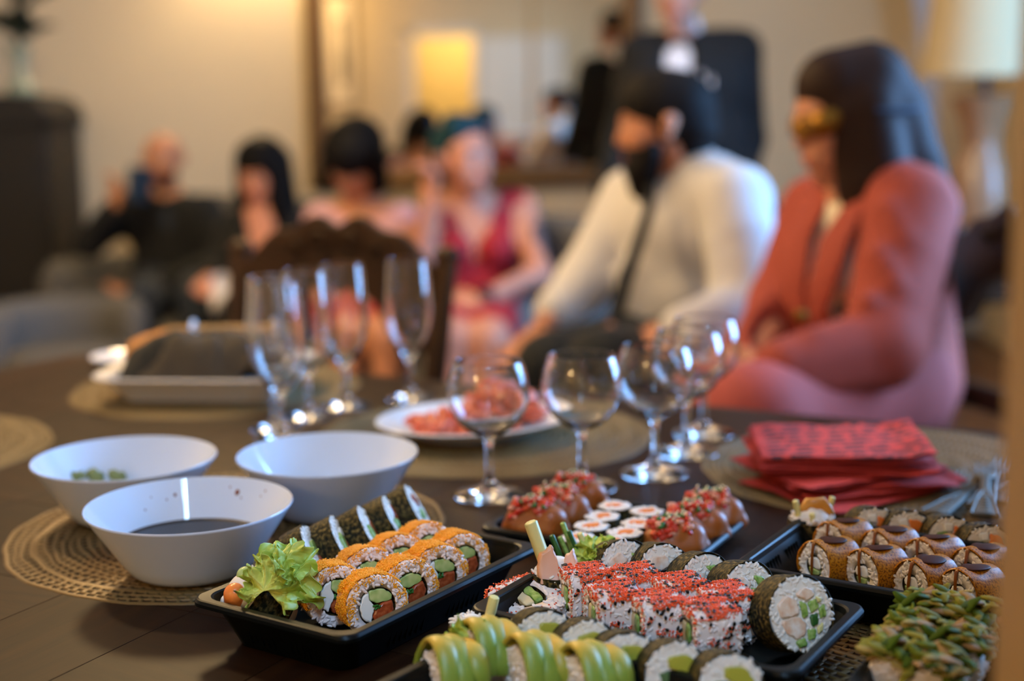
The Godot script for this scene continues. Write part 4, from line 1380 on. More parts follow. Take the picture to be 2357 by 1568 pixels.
func build_table() -> void:
	var yaw := -0.4887
	var t := thing("dining_table", "large dark wooden dining table with a parquet veneer top", "table", Vector3(0.012, 0, -1.397), yaw)
	var L := 2.29
	var D2 := 1.152
	var mb := MB.new()
	var rim := PackedVector2Array()
	for k in 4:
		var c: Vector2 = Vector2(L / 2 - 0.09, D2 / 2 - 0.09) * Vector2([1, -1, -1, 1][k], [1, 1, -1, -1][k])
		for a in 7:
			var an := PI / 2 * (k + a / 6.0)
			rim.append(c + Vector2(cos(an), sin(an)) * 0.09)
	mb.use_uv = true
	mb.extrude(Transform3D(Basis(Vector3.RIGHT, PI / 2), Vector3.ZERO), rim, -TB + 0.0015, -TB + 0.036, 0.006)
	grain_uv(mb, Vector2.ZERO, false)
	part("table_top", mb, MT.table_wood, t)
	# veneer blocks, the grain turned from one to the next
	rng.seed = 11
	var top := t.get_child(0)
	var sx := 0.131
	var sz := 0.1825
	var nx := 16
	var nz2 := 6
	var vs := []
	for k in 4:
		mb = MB.new()
		mb.box(at(Vector3.ZERO), Vector3(sx - 0.0008, 0.002, sz - 0.0008), 0.0003)
		grain_uv(mb, Vector2(0.23 * k, 0.37 * k), k % 2 == 1)
		vs.append(mb.mesh([MT.table_wood, MT.table_wood2, MT.table_wood3, MT.table_wood2][k]))
	for i in nx:
		for k in nz2:
			var o := MeshInstance3D.new()
			o.name = "panel"
			o.mesh = vs[((i + k) % 2) + 2 * (rng.randi() % 2)]
			o.position = Vector3((i - 7.5) * sx + 0.004, TB - 0.001, (k - 2.5) * sz)
			top.add_child(o, true)
	mb = MB.new()
	mb.box(at(Vector3(0, 0.66, 0)), Vector3(L - 0.3, 0.1, D2 - 0.3), 0.006)
	part("apron", mb, MT.wood_dark, t)
	for k in 4:
		mb = MB.new()
		mb.lathe(at(Vector3((L / 2 - 0.18) * (1 if k & 1 else -1), 0, (D2 / 2 - 0.18) * (1 if k & 2 else -1))), [Vector2(0, 0), Vector2(0.03, 0), Vector2(0.045, 0.05), Vector2(0.03, 0.12), Vector2(0.04, 0.4), Vector2(0.05, 0.5), Vector2(0.035, 0.54), Vector2(0.055, 0.6), Vector2(0.055, 0.71), Vector2(0, 0.71)], 20)
		part("leg", mb, MT.wood_dark, t)

	# round woven mats
	var holes := placemat_mesh(0.214, 0.0048, 0.0046, 0.0108, MT.mat_bronze)
	var fine := placemat_mesh(0.212, 0.0048, 0.0022, 0.0085, MT.mat_straw)
	var k := 0
	for q in [[Vector3(-0.284, TB, -1.366), "round bronze openwork mat under the three white bowls", 0], [Vector3(-0.44, TB, -2.075), "round straw-coloured mat under the white platter of dark cloths", 1],
			[Vector3(-0.036, TB, -1.752), "round straw-coloured mat under the oval plate of pickled ginger", 1], [Vector3(0.425, TB, -1.56), "round straw-coloured mat under the red paper napkins", 1],
			[Vector3(-0.79, TB, -1.715), "round straw-coloured mat alone at the table's left end", 1], [Vector3(0.165, TB, -0.93), "round bronze openwork mat under the nearest sushi trays", 0]]:
		var o := MeshInstance3D.new()
		o.name = numbered("placemat")
		o.mesh = holes if q[2] == 0 else fine
		add_child(o)
		o.position = q[0]
		o.rotation.y = 0.7 * k
		tag(o, q[1], "placemat", "round woven placemats")
		k += 1

	# white bowls
	t = thing("bowl", "white bowl holding soy sauce, foremost of three", "bowl", Vector3(-0.292, TB + 0.003, -1.234), 0.0, "white glass bowls")
	mb = MB.new()
	mb.lathe(at(Vector3.ZERO), [Vector2(0, 0.002), Vector2(0.04, 0.002), Vector2(0.044, 0.0), Vector2(0.05, 0.0015), Vector2(0.056, 0.006), Vector2(0.063, 0.016), Vector2(0.0915, 0.0595), Vector2(0.0925, 0.061), Vector2(0.0918, 0.0622), Vector2(0.0902, 0.0612), Vector2(0.0605, 0.018), Vector2(0.053, 0.009), Vector2(0.044, 0.006), Vector2(0, 0.0055)], 96, 0.3)
	part("body", mb, MT.opal, t)
	for q in [["bowl holding a little wasabi, behind and left of the soy sauce", Vector3(-0.396, TB + 0.003, -1.408)], ["empty bowl, beside the wine glass and behind the soy sauce", Vector3(-0.19, TB + 0.003, -1.412)]]:
		dup(t, q[1], 0.0, "white " + q[0], "bowl")
	mb = MB.new()
	rng.seed = 21
	for q in [[-112.0, 0.049, 0.0016], [-70.0, 0.05, 0.0026], [-76.0, 0.054, 0.0009], [-118.0, 0.046, 0.0009], [-66.0, 0.046, 0.0009], [-48.0, 0.055, 0.001], [-135.0, 0.041, 0.0009], [-50.0, 0.05, 0.0008], [-128.0, 0.05, 0.0007]]:
		var a: float = deg_to_rad(q[0])
		var rr: float = 0.0605 + (q[1] - 0.018) / 0.0432 * 0.0297
		mb.ball(along(Vector3(cos(a) * rr, q[1], sin(a) * rr), Vector3(-cos(a), 0.69, -sin(a))).scaled_local(Vector3(q[2], q[2] * 1.25, 0.0004)), 10, 4)
	part("sauce_spot", mb, MT.soy_spot, t, true)
	mb = MB.new()
	mb.lathe(at(Vector3(-0.292, TB + 0.003, -1.234)), [Vector2(0, 0.0062), Vector2(0.0438, 0.0064), Vector2(0.0526, 0.0095), Vector2(0.06, 0.0183), Vector2(0.0667, 0.0284), Vector2(0.0662, 0.0286), Vector2(0.0645, 0.0274), Vector2(0.062, 0.0271), Vector2(0, 0.0271)], 80, 0.5)
	tag(part("soy_sauce", mb, MT.soy, self), "dark soy sauce filling the foremost white bowl", "sauce")
	rng.seed = 8
	for q in [[Vector3(-0.4585, 0.0235, -1.443), 0.006], [Vector3(-0.4325, 0.013, -1.458), 0.014]]:
		mb = MB.new()
		var b := []
		for i in 9:
			var e: Vector3 = Vector3(q[0].x, 0, q[0].z) + Vector3(rng.randf_range(-1, 1) * q[1] * 1.2, TB + 0.011 + q[0].y + rng.randf() * q[1] * 0.9, rng.randf_range(-1, 1) * q[1] * 0.7)
			b.append([e, e + Vector3(rng.randf_range(-1, 1), 0.6, rng.randf_range(-1, 1)) * 0.004, q[1] * 0.42, q[1] * 0.22])
		blob(mb, b, 0.0012, 0.004)
		tag(part("wasabi", mb, MT.wasabi, self), "%s lump of green wasabi in the left white bowl" % ("small" if q[1] < 0.01 else "larger"), "wasabi")

	# wine glasses and flutes
	t = thing("wine_glass", "round-bowled wine glass nearest the camera, in front of the ginger plate", "wine glass", Vector3(-0.026, TB, -1.47), 0.0, "round-bowled wine glasses")
	part("glass", wine_glass(), MT.glass, t)
	for q in [[Vector3(0.074, TB, -1.497), "round-bowled wine glass just behind the salmon tray, second from the near end of the row"], [Vector3(0.158, TB, -1.548), "round-bowled wine glass in the middle of the row of five"],
			[Vector3(0.205, TB, -1.642), "round-bowled wine glass fourth along the row, before the farthest"], [Vector3(0.238, TB, -1.735), "round-bowled wine glass farthest along the row, by the man's white sleeve"]]:
		dup(t, q[0], 0.0, q[1], "wine_glass")
	t = thing("champagne_flute", "champagne flute nearest the camera, behind the white bowls", "champagne flute", Vector3(-0.29, TB, -1.737), 0.0, "champagne flutes")
	part("glass", flute_glass(), MT.glass, t)
	for q in [[Vector3(-0.308, TB, -1.8), "champagne flute close behind the nearest one, seen through it"], [Vector3(-0.273, TB, -1.865), "champagne flute standing third in the cluster, on the platter mat's edge"],
			[Vector3(-0.231, TB, -1.93), "champagne flute standing before the gap of the carved chair back"], [Vector3(-0.145, TB, -1.975), "champagne flute standing apart before the carved chair's stile"]]:
		dup(t, q[0], 0.0, q[1], "champagne_flute")

	platter()
	ginger()
	napkins()
	cutlery()

func placemat_mesh(R: float, ring: float, gap: float, step: float, m: Material) -> ArrayMesh:
	var mb := MB.new()
	rng.seed = 3
	var r := 0.012
	var h := 0.0014
	var first := true
	var k := 0
	while r < R:
		var last := r + ring + gap >= R
		var w := ring * (2.0 if k % 7 == 6 else 1.0) * (0.62 if k % 3 == 1 else 0.8)
		if last:
			w = 0.005
		var seg := int(clampf(r * 420.0, 24, 96))
		var b0 := mb.v.size()
		var i0 := mb.ix.size()
		var prof := [[0.0, 0.0], [0.0008, h * 0.8], [w * 0.5, h], [w - 0.0008, h * 0.8], [w, 0.0]]
		for j in seg + 1:
			var a := TAU * j / seg
			var wob := 0.0012 * sin(a * 9.0 + k * 1.3) + 0.0008 * sin(a * 23.0 + k)
			for q in prof:
				var rr: float = (r if not first else 0.0) + q[0] + wob
				mb.p(Vector3(cos(a) * rr, q[1], sin(a) * rr))
		for j in seg:
			for i in 4:
				var a0 := b0 + j * 5 + i
				mb.quad(a0, a0 + 1, a0 + 6, a0 + 5)
		mb.smooth(i0)
		if not last:
			var n := int(TAU * (r + w) / step)
			for j in n:
				var a := TAU * (j + (0.5 if k % 2 else 0.0) + 0.12 * sin(k * 2.1)) / n
				var rm := r + w + gap * 0.5
				mb.box(at(Vector3(cos(a) * rm, h * 0.42, sin(a) * rm), -a), Vector3(gap + 0.003, h * 0.8, 0.003 + 0.0014 * (k % 2)), 0.0006)
		r += w + gap
		k += 1
		first = false
	return mb.mesh(m)

func wine_glass() -> MB:
	var mb := MB.new()
	var o := [Vector2(0, 0), Vector2(0.030, 0.0002), Vector2(0.0375, 0.001), Vector2(0.0385, 0.002), Vector2(0.0375, 0.0032), Vector2(0.028, 0.0058), Vector2(0.016, 0.0098), Vector2(0.0075, 0.0155), Vector2(0.0048, 0.022), Vector2(0.0042, 0.034), Vector2(0.0044, 0.054), Vector2(0.0062, 0.063), Vector2(0.012, 0.0675), Vector2(0.021, 0.0725), Vector2(0.031, 0.081), Vector2(0.0385, 0.092), Vector2(0.0428, 0.104), Vector2(0.0438, 0.115), Vector2(0.0424, 0.127), Vector2(0.0396, 0.138), Vector2(0.0366, 0.1466), Vector2(0.0362, 0.1475), Vector2(0.0353, 0.1475), Vector2(0.035, 0.1466)]
	for q in [[0.0382, 0.138], [0.0411, 0.127], [0.0425, 0.115], [0.0415, 0.104], [0.0372, 0.0925], [0.0297, 0.0822], [0.02, 0.0748], [0.01, 0.0712]]:
		o.append(Vector2(q[0], q[1]))
	o.append(Vector2(0, 0.0702))
	mb.lathe(at(Vector3.ZERO), spline(o), 64, 0.2)
	return mb

func flute_glass() -> MB:
	var mb := MB.new()
	var o := [Vector2(0, 0), Vector2(0.026, 0.0002), Vector2(0.0325, 0.001), Vector2(0.0332, 0.002), Vector2(0.0322, 0.003), Vector2(0.022, 0.006), Vector2(0.011, 0.0105), Vector2(0.0055, 0.018), Vector2(0.0042, 0.03), Vector2(0.0045, 0.048), Vector2(0.0065, 0.058), Vector2(0.014, 0.068), Vector2(0.024, 0.083), Vector2(0.0312, 0.102), Vector2(0.0338, 0.122), Vector2(0.0332, 0.145), Vector2(0.0308, 0.172), Vector2(0.0285, 0.199), Vector2(0.0282, 0.2), Vector2(0.0274, 0.2), Vector2(0.0272, 0.199)]
	for q in [[0.0295, 0.172], [0.0319, 0.145], [0.0325, 0.122], [0.03, 0.1025], [0.0228, 0.084], [0.0125, 0.071], [0.005, 0.066]]:
		o.append(Vector2(q[0], q[1]))
	o.append(Vector2(0, 0.065))
	mb.lathe(at(Vector3.ZERO), spline(o), 56, 0.2)
	return mb

func spline(o: Array) -> Array:
	var r := [o[0]]
	for i in o.size() - 1:
		var a: Vector2 = o[maxi(i - 1, 0)]
		var d: Vector2 = o[mini(i + 2, o.size() - 1)]
		for k in [0.34, 0.67, 1.0]:
			var q: Vector2 = o[i].cubic_interpolate(o[i + 1], a, d, k) if o[i].distance_to(o[i + 1]) > 0.004 else o[i].lerp(o[i + 1], k)
			q.x = maxf(q.x, 0.0)
			r.append(q)
	return r

func platter() -> void:
	var t := thing("platter", "long white rectangular platter under the dark cloths on the far mat", "platter", Vector3(-0.44, TB + 0.003, -2.03), -0.1)
	t.scale = Vector3(0.8, 1.1, 0.85)
	var mb := MB.new()
	rr_loft(mb, [[0.0, 0.0, 0.14, 0.075, 0.03], [0.0, 0.0, 0.14, 0.075, 0.03], [0.005, 0, 0.145, 0.08, 0.035], [0.03, 0, 0.17, 0.11, 0.05], [0.033, 0, 0.185, 0.125, 0.055], [0.035, 0, 0.186, 0.126, 0.055], [0.036, 0, 0.183, 0.123, 0.053], [0.032, 0, 0.166, 0.106, 0.048], [0.009, 0, 0.14, 0.075, 0.032], [0.008, 0, 0.12, 0.06, 0.03]], true)
	part("body", mb, MT.porcelain, t)
	rng.seed = 31
	for k in 4:
		mb = MB.new()
		var pts := []
		for y in 13:
			for x in 21:
				var u := x / 20.0 - 0.5
				var w := y / 12.0 - 0.5
				var h := 0.012 + 0.045 * (0.25 - w * w) * 4.0 * (1.0 - 2.6 * u * u) + 0.012 * nz.get_noise_3d(x * 9.0 + k * 40.0, y * 9.0, k * 70.0)
				pts.append(Vector3(-0.485 + 0.032 * k + u * 0.15, TB + 0.013 + maxf(h, 0.0) * (1.35 - 0.12 * k) + 0.007 * k, -2.04 + w * 0.14 + 0.015 * (k % 2) + u * 0.03))
		mb.sheet(pts, 21, 13, 0.003)
		tag(part("cloth_napkin", mb, MT.charcoal_cloth if k % 2 == 0 else MT.charcoal_cloth2, self), ["dark cloth napkin at the left end of the platter", "brownish cloth napkin second on the platter", "dark cloth napkin third along the platter", "brownish cloth napkin at the platter's right end"][k], "napkin", "dark cloths on the platter")
	# bread and a roll of bamboo behind
	mb = MB.new()
	blob(mb, [[Vector3(-0.57, TB + 0.036, -2.16), Vector3(-0.53, TB + 0.046, -2.16), 0.026, 0.032], [Vector3(-0.56, TB + 0.03, -2.16), Vector3(-0.53, TB + 0.03, -2.16), 0.03, 0.03]], 0.006, 0.02)
	tag(part("bread_roll", mb, MT.bread, self), "tan bread roll behind the dark cloths", "bread")
	t = thing("bamboo_mat", "tan rolled bamboo sushi mat lying behind the dark cloths", "sushi mat", Vector3(-0.425, TB + 0.066, -2.14), 0.05)
	mb = MB.new()
	for k in 19:
		var a := k * 0.62
		var rr := 0.006 + 0.0011 * k
		mb.tube([Vector3(-0.1, cos(a) * rr, sin(a) * rr), Vector3(0.1, cos(a) * rr, sin(a) * rr)], [0.0025], 6)
	part("slat", mb, MT.bamboo, t, true)
	mb = MB.new()
	for x in [-0.06, 0.06]:
		mb.tube([Vector3(x - 0.002, 0, 0), Vector3(x + 0.002, 0, 0)], [0.0285], 20)
	part("cord", mb, MT.white_cloth, t)
	t = thing("saucer", "small white saucer at the table's far left edge", "saucer", Vector3(-0.632, TB, -2.285))
	mb = MB.new()
	mb.lathe(at(Vector3.ZERO), [Vector2(0, 0), Vector2(0.03, 0), Vector2(0.034, 0.004), Vector2(0.055, 0.013), Vector2(0.0545, 0.015), Vector2(0.033, 0.007), Vector2(0, 0.005)], 40)
	part("body", mb, MT.porcelain, t)

# rounded rectangle sections [y, unused, half length, half width, corner radius] joined upwards
func rr_loop(hx: float, hz: float, rad: float, n: int) -> Array:
	var o := []
	for k in 4:
		var c := Vector2(hx - rad, hz - rad) * Vector2([1, -1, -1, 1][k], [1, 1, -1, -1][k])
		for a in n + 1:
			var an := PI / 2 * (k + float(a) / n)
			o.append(c + Vector2(cos(an), sin(an)) * rad)
	return o

func rr_loft(mb: MB, rows: Array, capped: bool, n := 6, sharp := true) -> void:
	var m := 4 * (n + 1)
	var rings := []
	for r in rows:
		rings.append(rr_loop(r[2], r[3], r[4], n))
	for i in rows.size() - 1:
		var i0 := mb.ix.size()
		var b0 := mb.v.size()
		for e in 2:
			for q in rings[i + e]:
				mb.p(Vector3(q.x, rows[i + e][0], q.y))
		for j in m:
			var a := b0 + j
			var b := b0 + (j + 1) % m
			mb.quad(a, a + m, b + m, b)
		mb.smooth(i0)
	if capped:
		for e in 2:
			var i0 := mb.ix.size()
			var r: Array = rings[-1] if e else rings[0]
			var y: float = rows[-1][0] if e else rows[0][0]
			var c := mb.p(Vector3(0, y, 0))
			for q in r:
				mb.p(Vector3(q.x, y, q.y))
			for j in m:
				if e:
					mb.tri(c, c + 1 + (j + 1) % m, c + 1 + j)
				else:
					mb.tri(c, c + 1 + j, c + 1 + (j + 1) % m)
			mb.smooth(i0)

func ginger() -> void:
	var t := thing("oval_plate", "oval white plate of pickled ginger on the middle mat", "plate", Vector3(-0.05, TB + 0.003, -1.74), 0.36)
	var mb := MB.new()
	mb.lathe(Transform3D(Basis.from_scale(Vector3(1.0, 1, 0.8)), Vector3.ZERO), [Vector2(0, 0), Vector2(0.07, 0), Vector2(0.075, 0.003), Vector2(0.122, 0.0215), Vector2(0.124, 0.023), Vector2(0.122, 0.0245), Vector2(0.075, 0.009), Vector2(0.06, 0.006), Vector2(0, 0.0055)], 72, 0.4)
	part("body", mb, MT.porcelain, t)
	rng.seed = 77
	mb = MB.new()
	for k in 190:
		var pile := rng.randf() < 0.5
		var c := Vector3(rng.randf_range(-0.075, -0.005), 0, rng.randf_range(-0.01, 0.05)) if pile else Vector3(rng.randf_range(-0.005, 0.095), 0, rng.randf_range(-0.055, 0.03))
		var hmax := 0.02 if pile else 0.05
		c.y = 0.012 + rng.randf() * hmax * exp(-pow((c.x - (-0.03 if pile else 0.045)) * 18.0, 2))
		var a := rng.randf() * TAU
		var d := Vector3(cos(a), 0, sin(a)) * 0.014
		var pts := []
		for i in 6:
			pts.append(c + d * (i / 2.5 - 1.0) + Vector3(rng.randf_range(-1, 1), rng.randf_range(-0.6, 1), rng.randf_range(-1, 1)) * 0.0035)
		mb.col = vary(lin("e9744f"), 0.18)
		mb.tube(pts, [0.0025, 0.006, 0.008, 0.008, 0.006, 0.0025], 6, true, 0.3, Vector3(rng.randf_range(-1, 1), 1, rng.randf_range(-1, 1)))
	mb.col = Color.WHITE
	var o := part("pickled_ginger", mb, MT.ginger, self, true)
	o.transform = t.transform
	tag(o, "coral slices of pickled ginger heaped on the oval plate", "pickled ginger")

func napkins() -> void:
	rng.seed = 42
	var h := TB + 0.004
	var names := ["lowest of the red paper napkins in the fanned stack", "second-lowest red paper napkin, one corner out to the right", "third red paper napkin up in the stack", "fourth red paper napkin up, turned aslant under the rest", "fifth red paper napkin up in the stack", "sixth red paper napkin up in the stack", "red paper napkin just under the topmost one", "topmost red paper napkin printed with rows of dark script"]
	var yaw := [0.62, 0.35, 0.1, 0.5, -0.1, 0.02, -0.03, -0.03]
	var off := [Vector2(0.0, 0.032), Vector2(0.01, 0.02), Vector2(0.012, 0.012), Vector2(-0.006, 0.006), Vector2(0.006, -0.002), Vector2(-0.008, -0.006), Vector2(-0.004, -0.01), Vector2(0.0, -0.012)]
	for k in 8:
		var mb := MB.new()
		mb.use_uv = true
		for layer in 2:
			var pts := []
			for y in 15:
				for x in 17:
					var u := x / 16.0 - 0.5
					var w := y / 14.0 - 0.5
					var e := maxf(absf(u), absf(w)) * 2.0
					pts.append(Vector3(u * (0.178 + 0.003 * layer), 0.0018 * layer + 0.0045 * e * e * nz.get_noise_3d(x * 7.0 + k * 31.0, y * 7.0, layer * 15.0 + k * 9.0) + 0.001 * nz.get_noise_2d(x * 14.0, y * 14.0 + k * 50.0) + (0.006 * smoothstep(0.3, 0.5, u) * float(k % 3 == 1)), w * (0.148 - 0.002 * layer)))
			mb.sheet(pts, 17, 15, 0.001)
		var o := part("paper_napkin", mb, MT.napkin_print if k == 7 else MT.napkin_red, self)
		o.position = Vector3(0.358 + off[k].x, h, -1.51 + off[k].y)
		o.rotation.y = yaw[k] - 0.05
		tag(o, names[k], "napkin", "red paper napkins in the fanned stack")
		h += 0.0052

func cutlery() -> void:
	# embossed steel fork, lying with the tines towards the upper right
	var mb := MB.new()
	var t := thing("fork", "steel fork lying lowest in the bundle right of the napkins", "fork", Vector3(0.414, TB + 0.0045, -1.353), 0.95, "embossed steel forks")
	mb.tube([Vector3(0, 0.004, 0), Vector3(0.05, 0.004, 0), Vector3(0.1, 0.003, 0), Vector3(0.135, 0.008, 0)], [0.0155, 0.0105, 0.0045, 0.005], 10, true, 0.22, Vector3(0, 0, 1))
	part("handle", mb, MT.steel, t)
	mb = MB.new()
	for s in [-1.0, 1.0]:
		mb.tube([Vector3(0.0, 0.0062, s * 0.0128), Vector3(0.05, 0.0058, s * 0.0085), Vector3(0.09, 0.0044, s * 0.0026)], [0.0013], 6)
	for k in 6:
		mb.ball(Transform3D(Basis.from_scale(Vector3(0.0042, 0.0012, 0.0062 - 0.0006 * k)), Vector3(0.006 + k * 0.01, 0.0066, 0)), 8, 4)
	part("relief", mb, MT.steel, t)
	mb = MB.new()
	mb.tube([Vector3(0.13, 0.0075, 0), Vector3(0.145, 0.006, 0), Vector3(0.16, 0.005, 0)], [0.005, 0.012, 0.0125], 10, true, 0.2, Vector3(0, 0, 1))
	for i in 4:
		var z := (i - 1.5) * 0.0066
		mb.tube([Vector3(0.158, 0.005, z), Vector3(0.18, 0.0035, z), Vector3(0.198, 0.006, z * 0.95)], [0.0022, 0.002, 0.001], 6)
	part("tines", mb, MT.steel, t)
	for q in [[Vector3(0.462, TB + 0.0085, -1.362), 1.12, "steel fork fanned out to the right, second in the bundle"], [Vector3(0.452, TB + 0.0125, -1.318), 1.25, "steel fork crossing on top of the bundle"], [Vector3(0.487, TB + 0.0045, -1.392), 1.0, "steel fork farthest right, half behind the brown door"]]:
		dup(t, q[0], q[1], q[2], "fork")

# ---------------------------------------------------------------- sushi
var ICO := MB.new()
var GRAIN := MB.new()
var SEED := MB.new()
var CHIP := MB.new()

func templates() -> void:
	ICO.ball(Transform3D(), 5, 3)
	GRAIN.ball(Transform3D(), 7, 5)
	SEED.lathe(Transform3D(Basis.from_scale(Vector3(1, 1, 0.55)), Vector3.ZERO), [Vector2(0, -1), Vector2(0.42, -0.75), Vector2(0.62, -0.3), Vector2(0.52, 0.3), Vector2(0, 1)], 7, -1.0)
	CHIP.box(Transform3D(), Vector3(2, 2, 2), 0.35)

func tray(label: String, p: Vector3, yaw: float, hx: float, hz: float, h: float) -> Node3D:
	var t := thing("sushi_tray", label, "tray", p, yaw, "black plastic sushi trays")
	var mb := MB.new()
	var f := h * 0.3
	var rows := [[0.0, 0, hx - 0.012 - f, hz - 0.012 - f, 0.016], [0.0012, 0, hx - 0.0112 - f, hz - 0.0112 - f, 0.017], [h - 0.0045, 0, hx - 0.0095, hz - 0.0095, 0.018], [h - 0.004, 0, hx - 0.0015, hz - 0.0015, 0.013], [h - 0.0055, 0, hx, hz, 0.014], [h - 0.0028, 0, hx, hz, 0.014], [h - 0.0006, 0, hx - 0.0012, hz - 0.0012, 0.0135], [h, 0, hx - 0.0025, hz - 0.0025, 0.013],
		[h - 0.0002, 0, hx - 0.0082, hz - 0.0082, 0.016], [h - 0.0012, 0, hx - 0.0094, hz - 0.0094, 0.017], [h - 0.0055, 0, hx - 0.0105, hz - 0.0105, 0.0175], [0.0035, 0, hx - 0.0135 - f, hz - 0.0135 - f, 0.015], [0.0026, 0, hx - 0.0155 - f, hz - 0.0155 - f, 0.014]]
	rr_loft(mb, rows, true, 8)
	part("body", mb, MT.tray, t)
	mb = MB.new()
	for s in [-1.0, 1.0]:
		for k in 30:
			var u := (k - 14.5) / 14.5
			if absf(u) > 0.12 and absf(u) < 0.62:
				var x := u * (hx - 0.03)
				mb.box(Transform3D(Basis(Vector3.RIGHT, s * atan2(f * 0.9, h)), Vector3(x, h * 0.44, s * (hz - 0.0108 - f * 0.56))), Vector3(0.0016, h * 0.62, 0.0016), 0.0005)
		for k in 18:
			var u := (k - 8.5) / 8.5
			if absf(u) > 0.1 and absf(u) < 0.7:
				mb.box(Transform3D(Basis(Vector3.BACK, -s * atan2(f * 0.9, h)), Vector3(s * (hx - 0.0108 - f * 0.56), h * 0.44, u * (hz - 0.03))), Vector3(0.0016, h * 0.62, 0.0016), 0.0005)
	part("rib", mb, MT.tray, t, true)
	return t

func sq_r(a: float, e: float) -> float:
	return 1.0 if e <= 2.0 else 1.0 / pow(pow(absf(cos(a)), e) + pow(absf(sin(a)), e), 1.0 / e)

# rice roll round the z axis, its cut face towards +z; e shapes the outline (2 round, 5 square)
func rice(R0: float, R1: float, t: float, e := 2.0, faces := 90, sides := 130, k := "e6dcd2") -> MB:
	var mb := MB.new()
	var c := lin(k)
	mb.col = c * 0.96
	var i0 := mb.ix.size()
	var seg := 44
	var prof := [[R0, -0.44], [R1 - 0.0028, -0.5], [R1 - 0.0008, -0.44], [R1, 0.0], [R1 - 0.0008, 0.44], [R1 - 0.0028, 0.5], [R0, 0.48]]
	for q in prof:
		for j in seg:
			var a := TAU * j / seg
			var w := 1.0 + 0.025 * nz.get_noise_3d(cos(a) * 60.0, sin(a) * 60.0, q[1] * 60.0 + R1 * 9000.0)
			var r: float = q[0] * sq_r(a, e) * w
			mb.p(Vector3(cos(a) * r, sin(a) * r, q[1] * t))
	for i in prof.size() - 1:
		for j in seg:
			var a := i * seg + j
			var b := i * seg + (j + 1) % seg
			mb.quad(a, b, b + seg, a + seg)
	if R0 > 0.001:
		for j in seg:
			var a := 6 * seg + j
			var b := 6 * seg + (j + 1) % seg
			mb.quad(a, b, (j + 1) % seg, j)
	mb.smooth(i0)
	for s in [1.0, -1.0]:
		for g in (faces if s > 0.0 else faces / 3):
			var a := rng.randf() * TAU
			var r := sqrt(lerpf(R0 * R0, R1 * R1, rng.randf_range(0.02, 0.97)))
			var rr := minf(r, R1 - 0.0012) * sq_r(a, e)
			var q := Vector3(cos(a) * rr, sin(a) * rr, s * (t * 0.49 + rng.randf_range(-0.0005, 0.0002)))
			var b := Basis(Vector3(0, 0, 1), rng.randf() * TAU) * Basis(Vector3(0, 1, 0), rng.randf_range(-0.25, 0.25))
			mb.stamp(GRAIN, Transform3D(b * Basis.from_scale(Vector3(rng.randf_range(0.0021, 0.003), 0.0012, 0.0011)), q), vary(c, 0.05))
	for g in sides:
		var a := rng.randf() * TAU
		var rr := (R1 - 0.0007) * sq_r(a, e)
		var q := Vector3(cos(a) * rr, sin(a) * rr, rng.randf_range(-0.46, 0.46) * t)
		var b := Basis(Vector3(0, 0, 1), a) * Basis(Vector3(1, 0, 0), rng.randf() * TAU)
		mb.stamp(GRAIN, Transform3D(b * Basis.from_scale(Vector3(0.0011, rng.randf_range(0.002, 0.0029), 0.0012)), q), vary(c, 0.07))
	return mb

func shell(R: float, t: float, e := 2.0, th := 0.0006, a0 := 0.0, a1 := TAU, rough := 0.0, m := 56) -> MB:
	var mb := MB.new()
	var i0 := 0
	var n := m
	var prof := [[0.0, -0.5], [th, -0.5], [th, -0.17], [th, 0.17], [th, 0.5], [0.0, 0.5]]
	for q in prof:
		for j in n + 1:
			var a := lerpf(a0, a1, float(j) / n)
			var w := rough * nz.get_noise_3d(cos(a) * 50.0, sin(a) * 50.0, q[1] * t * 3000.0)
			if a1 - a0 > 6.2 and j == n:
				w = rough * nz.get_noise_3d(cos(a0) * 50.0, sin(a0) * 50.0, q[1] * t * 3000.0)
			var r: float = (R + w) * sq_r(a, e) + q[0]
			mb.p(Vector3(cos(a) * r, sin(a) * r, q[1] * t), Vector2(a / TAU, q[1]))
	for i in prof.size() - 1:
		for j in n:
			var a := i * (n + 1) + j
			mb.quad(a, a + 1, a + n + 2, a + n + 1)
	for j in n:
		var a := (prof.size() - 1) * (n + 1) + j
		mb.quad(a, a + 1, j + 1, j)
	mb.smooth(i0)
	return mb

func chunk(poly: Array, z0: float, z1: float, bev := 0.0015) -> MB:
	var mb := MB.new()
	var pts := PackedVector2Array()
	for i in poly.size():    # rounded outline
		var a: Vector2 = poly[i]
		var b: Vector2 = poly[(i + 1) % poly.size()]
		var j := Vector2(b.y - a.y, a.x - b.x) * (0.05 * sin(i * 2.3 + a.x * 900.0))
		pts.append(a.lerp(b, 0.12))
		pts.append(a.lerp(b, 0.4) + j)
		pts.append(a.lerp(b, 0.62) - j * 0.7)
		pts.append(a.lerp(b, 0.88))
	mb.extrude(Transform3D(), pts, z0, z1, bev)
	return mb

func V(x: float, y: float) -> Vector2:
	return Vector2(x, y) * 0.001

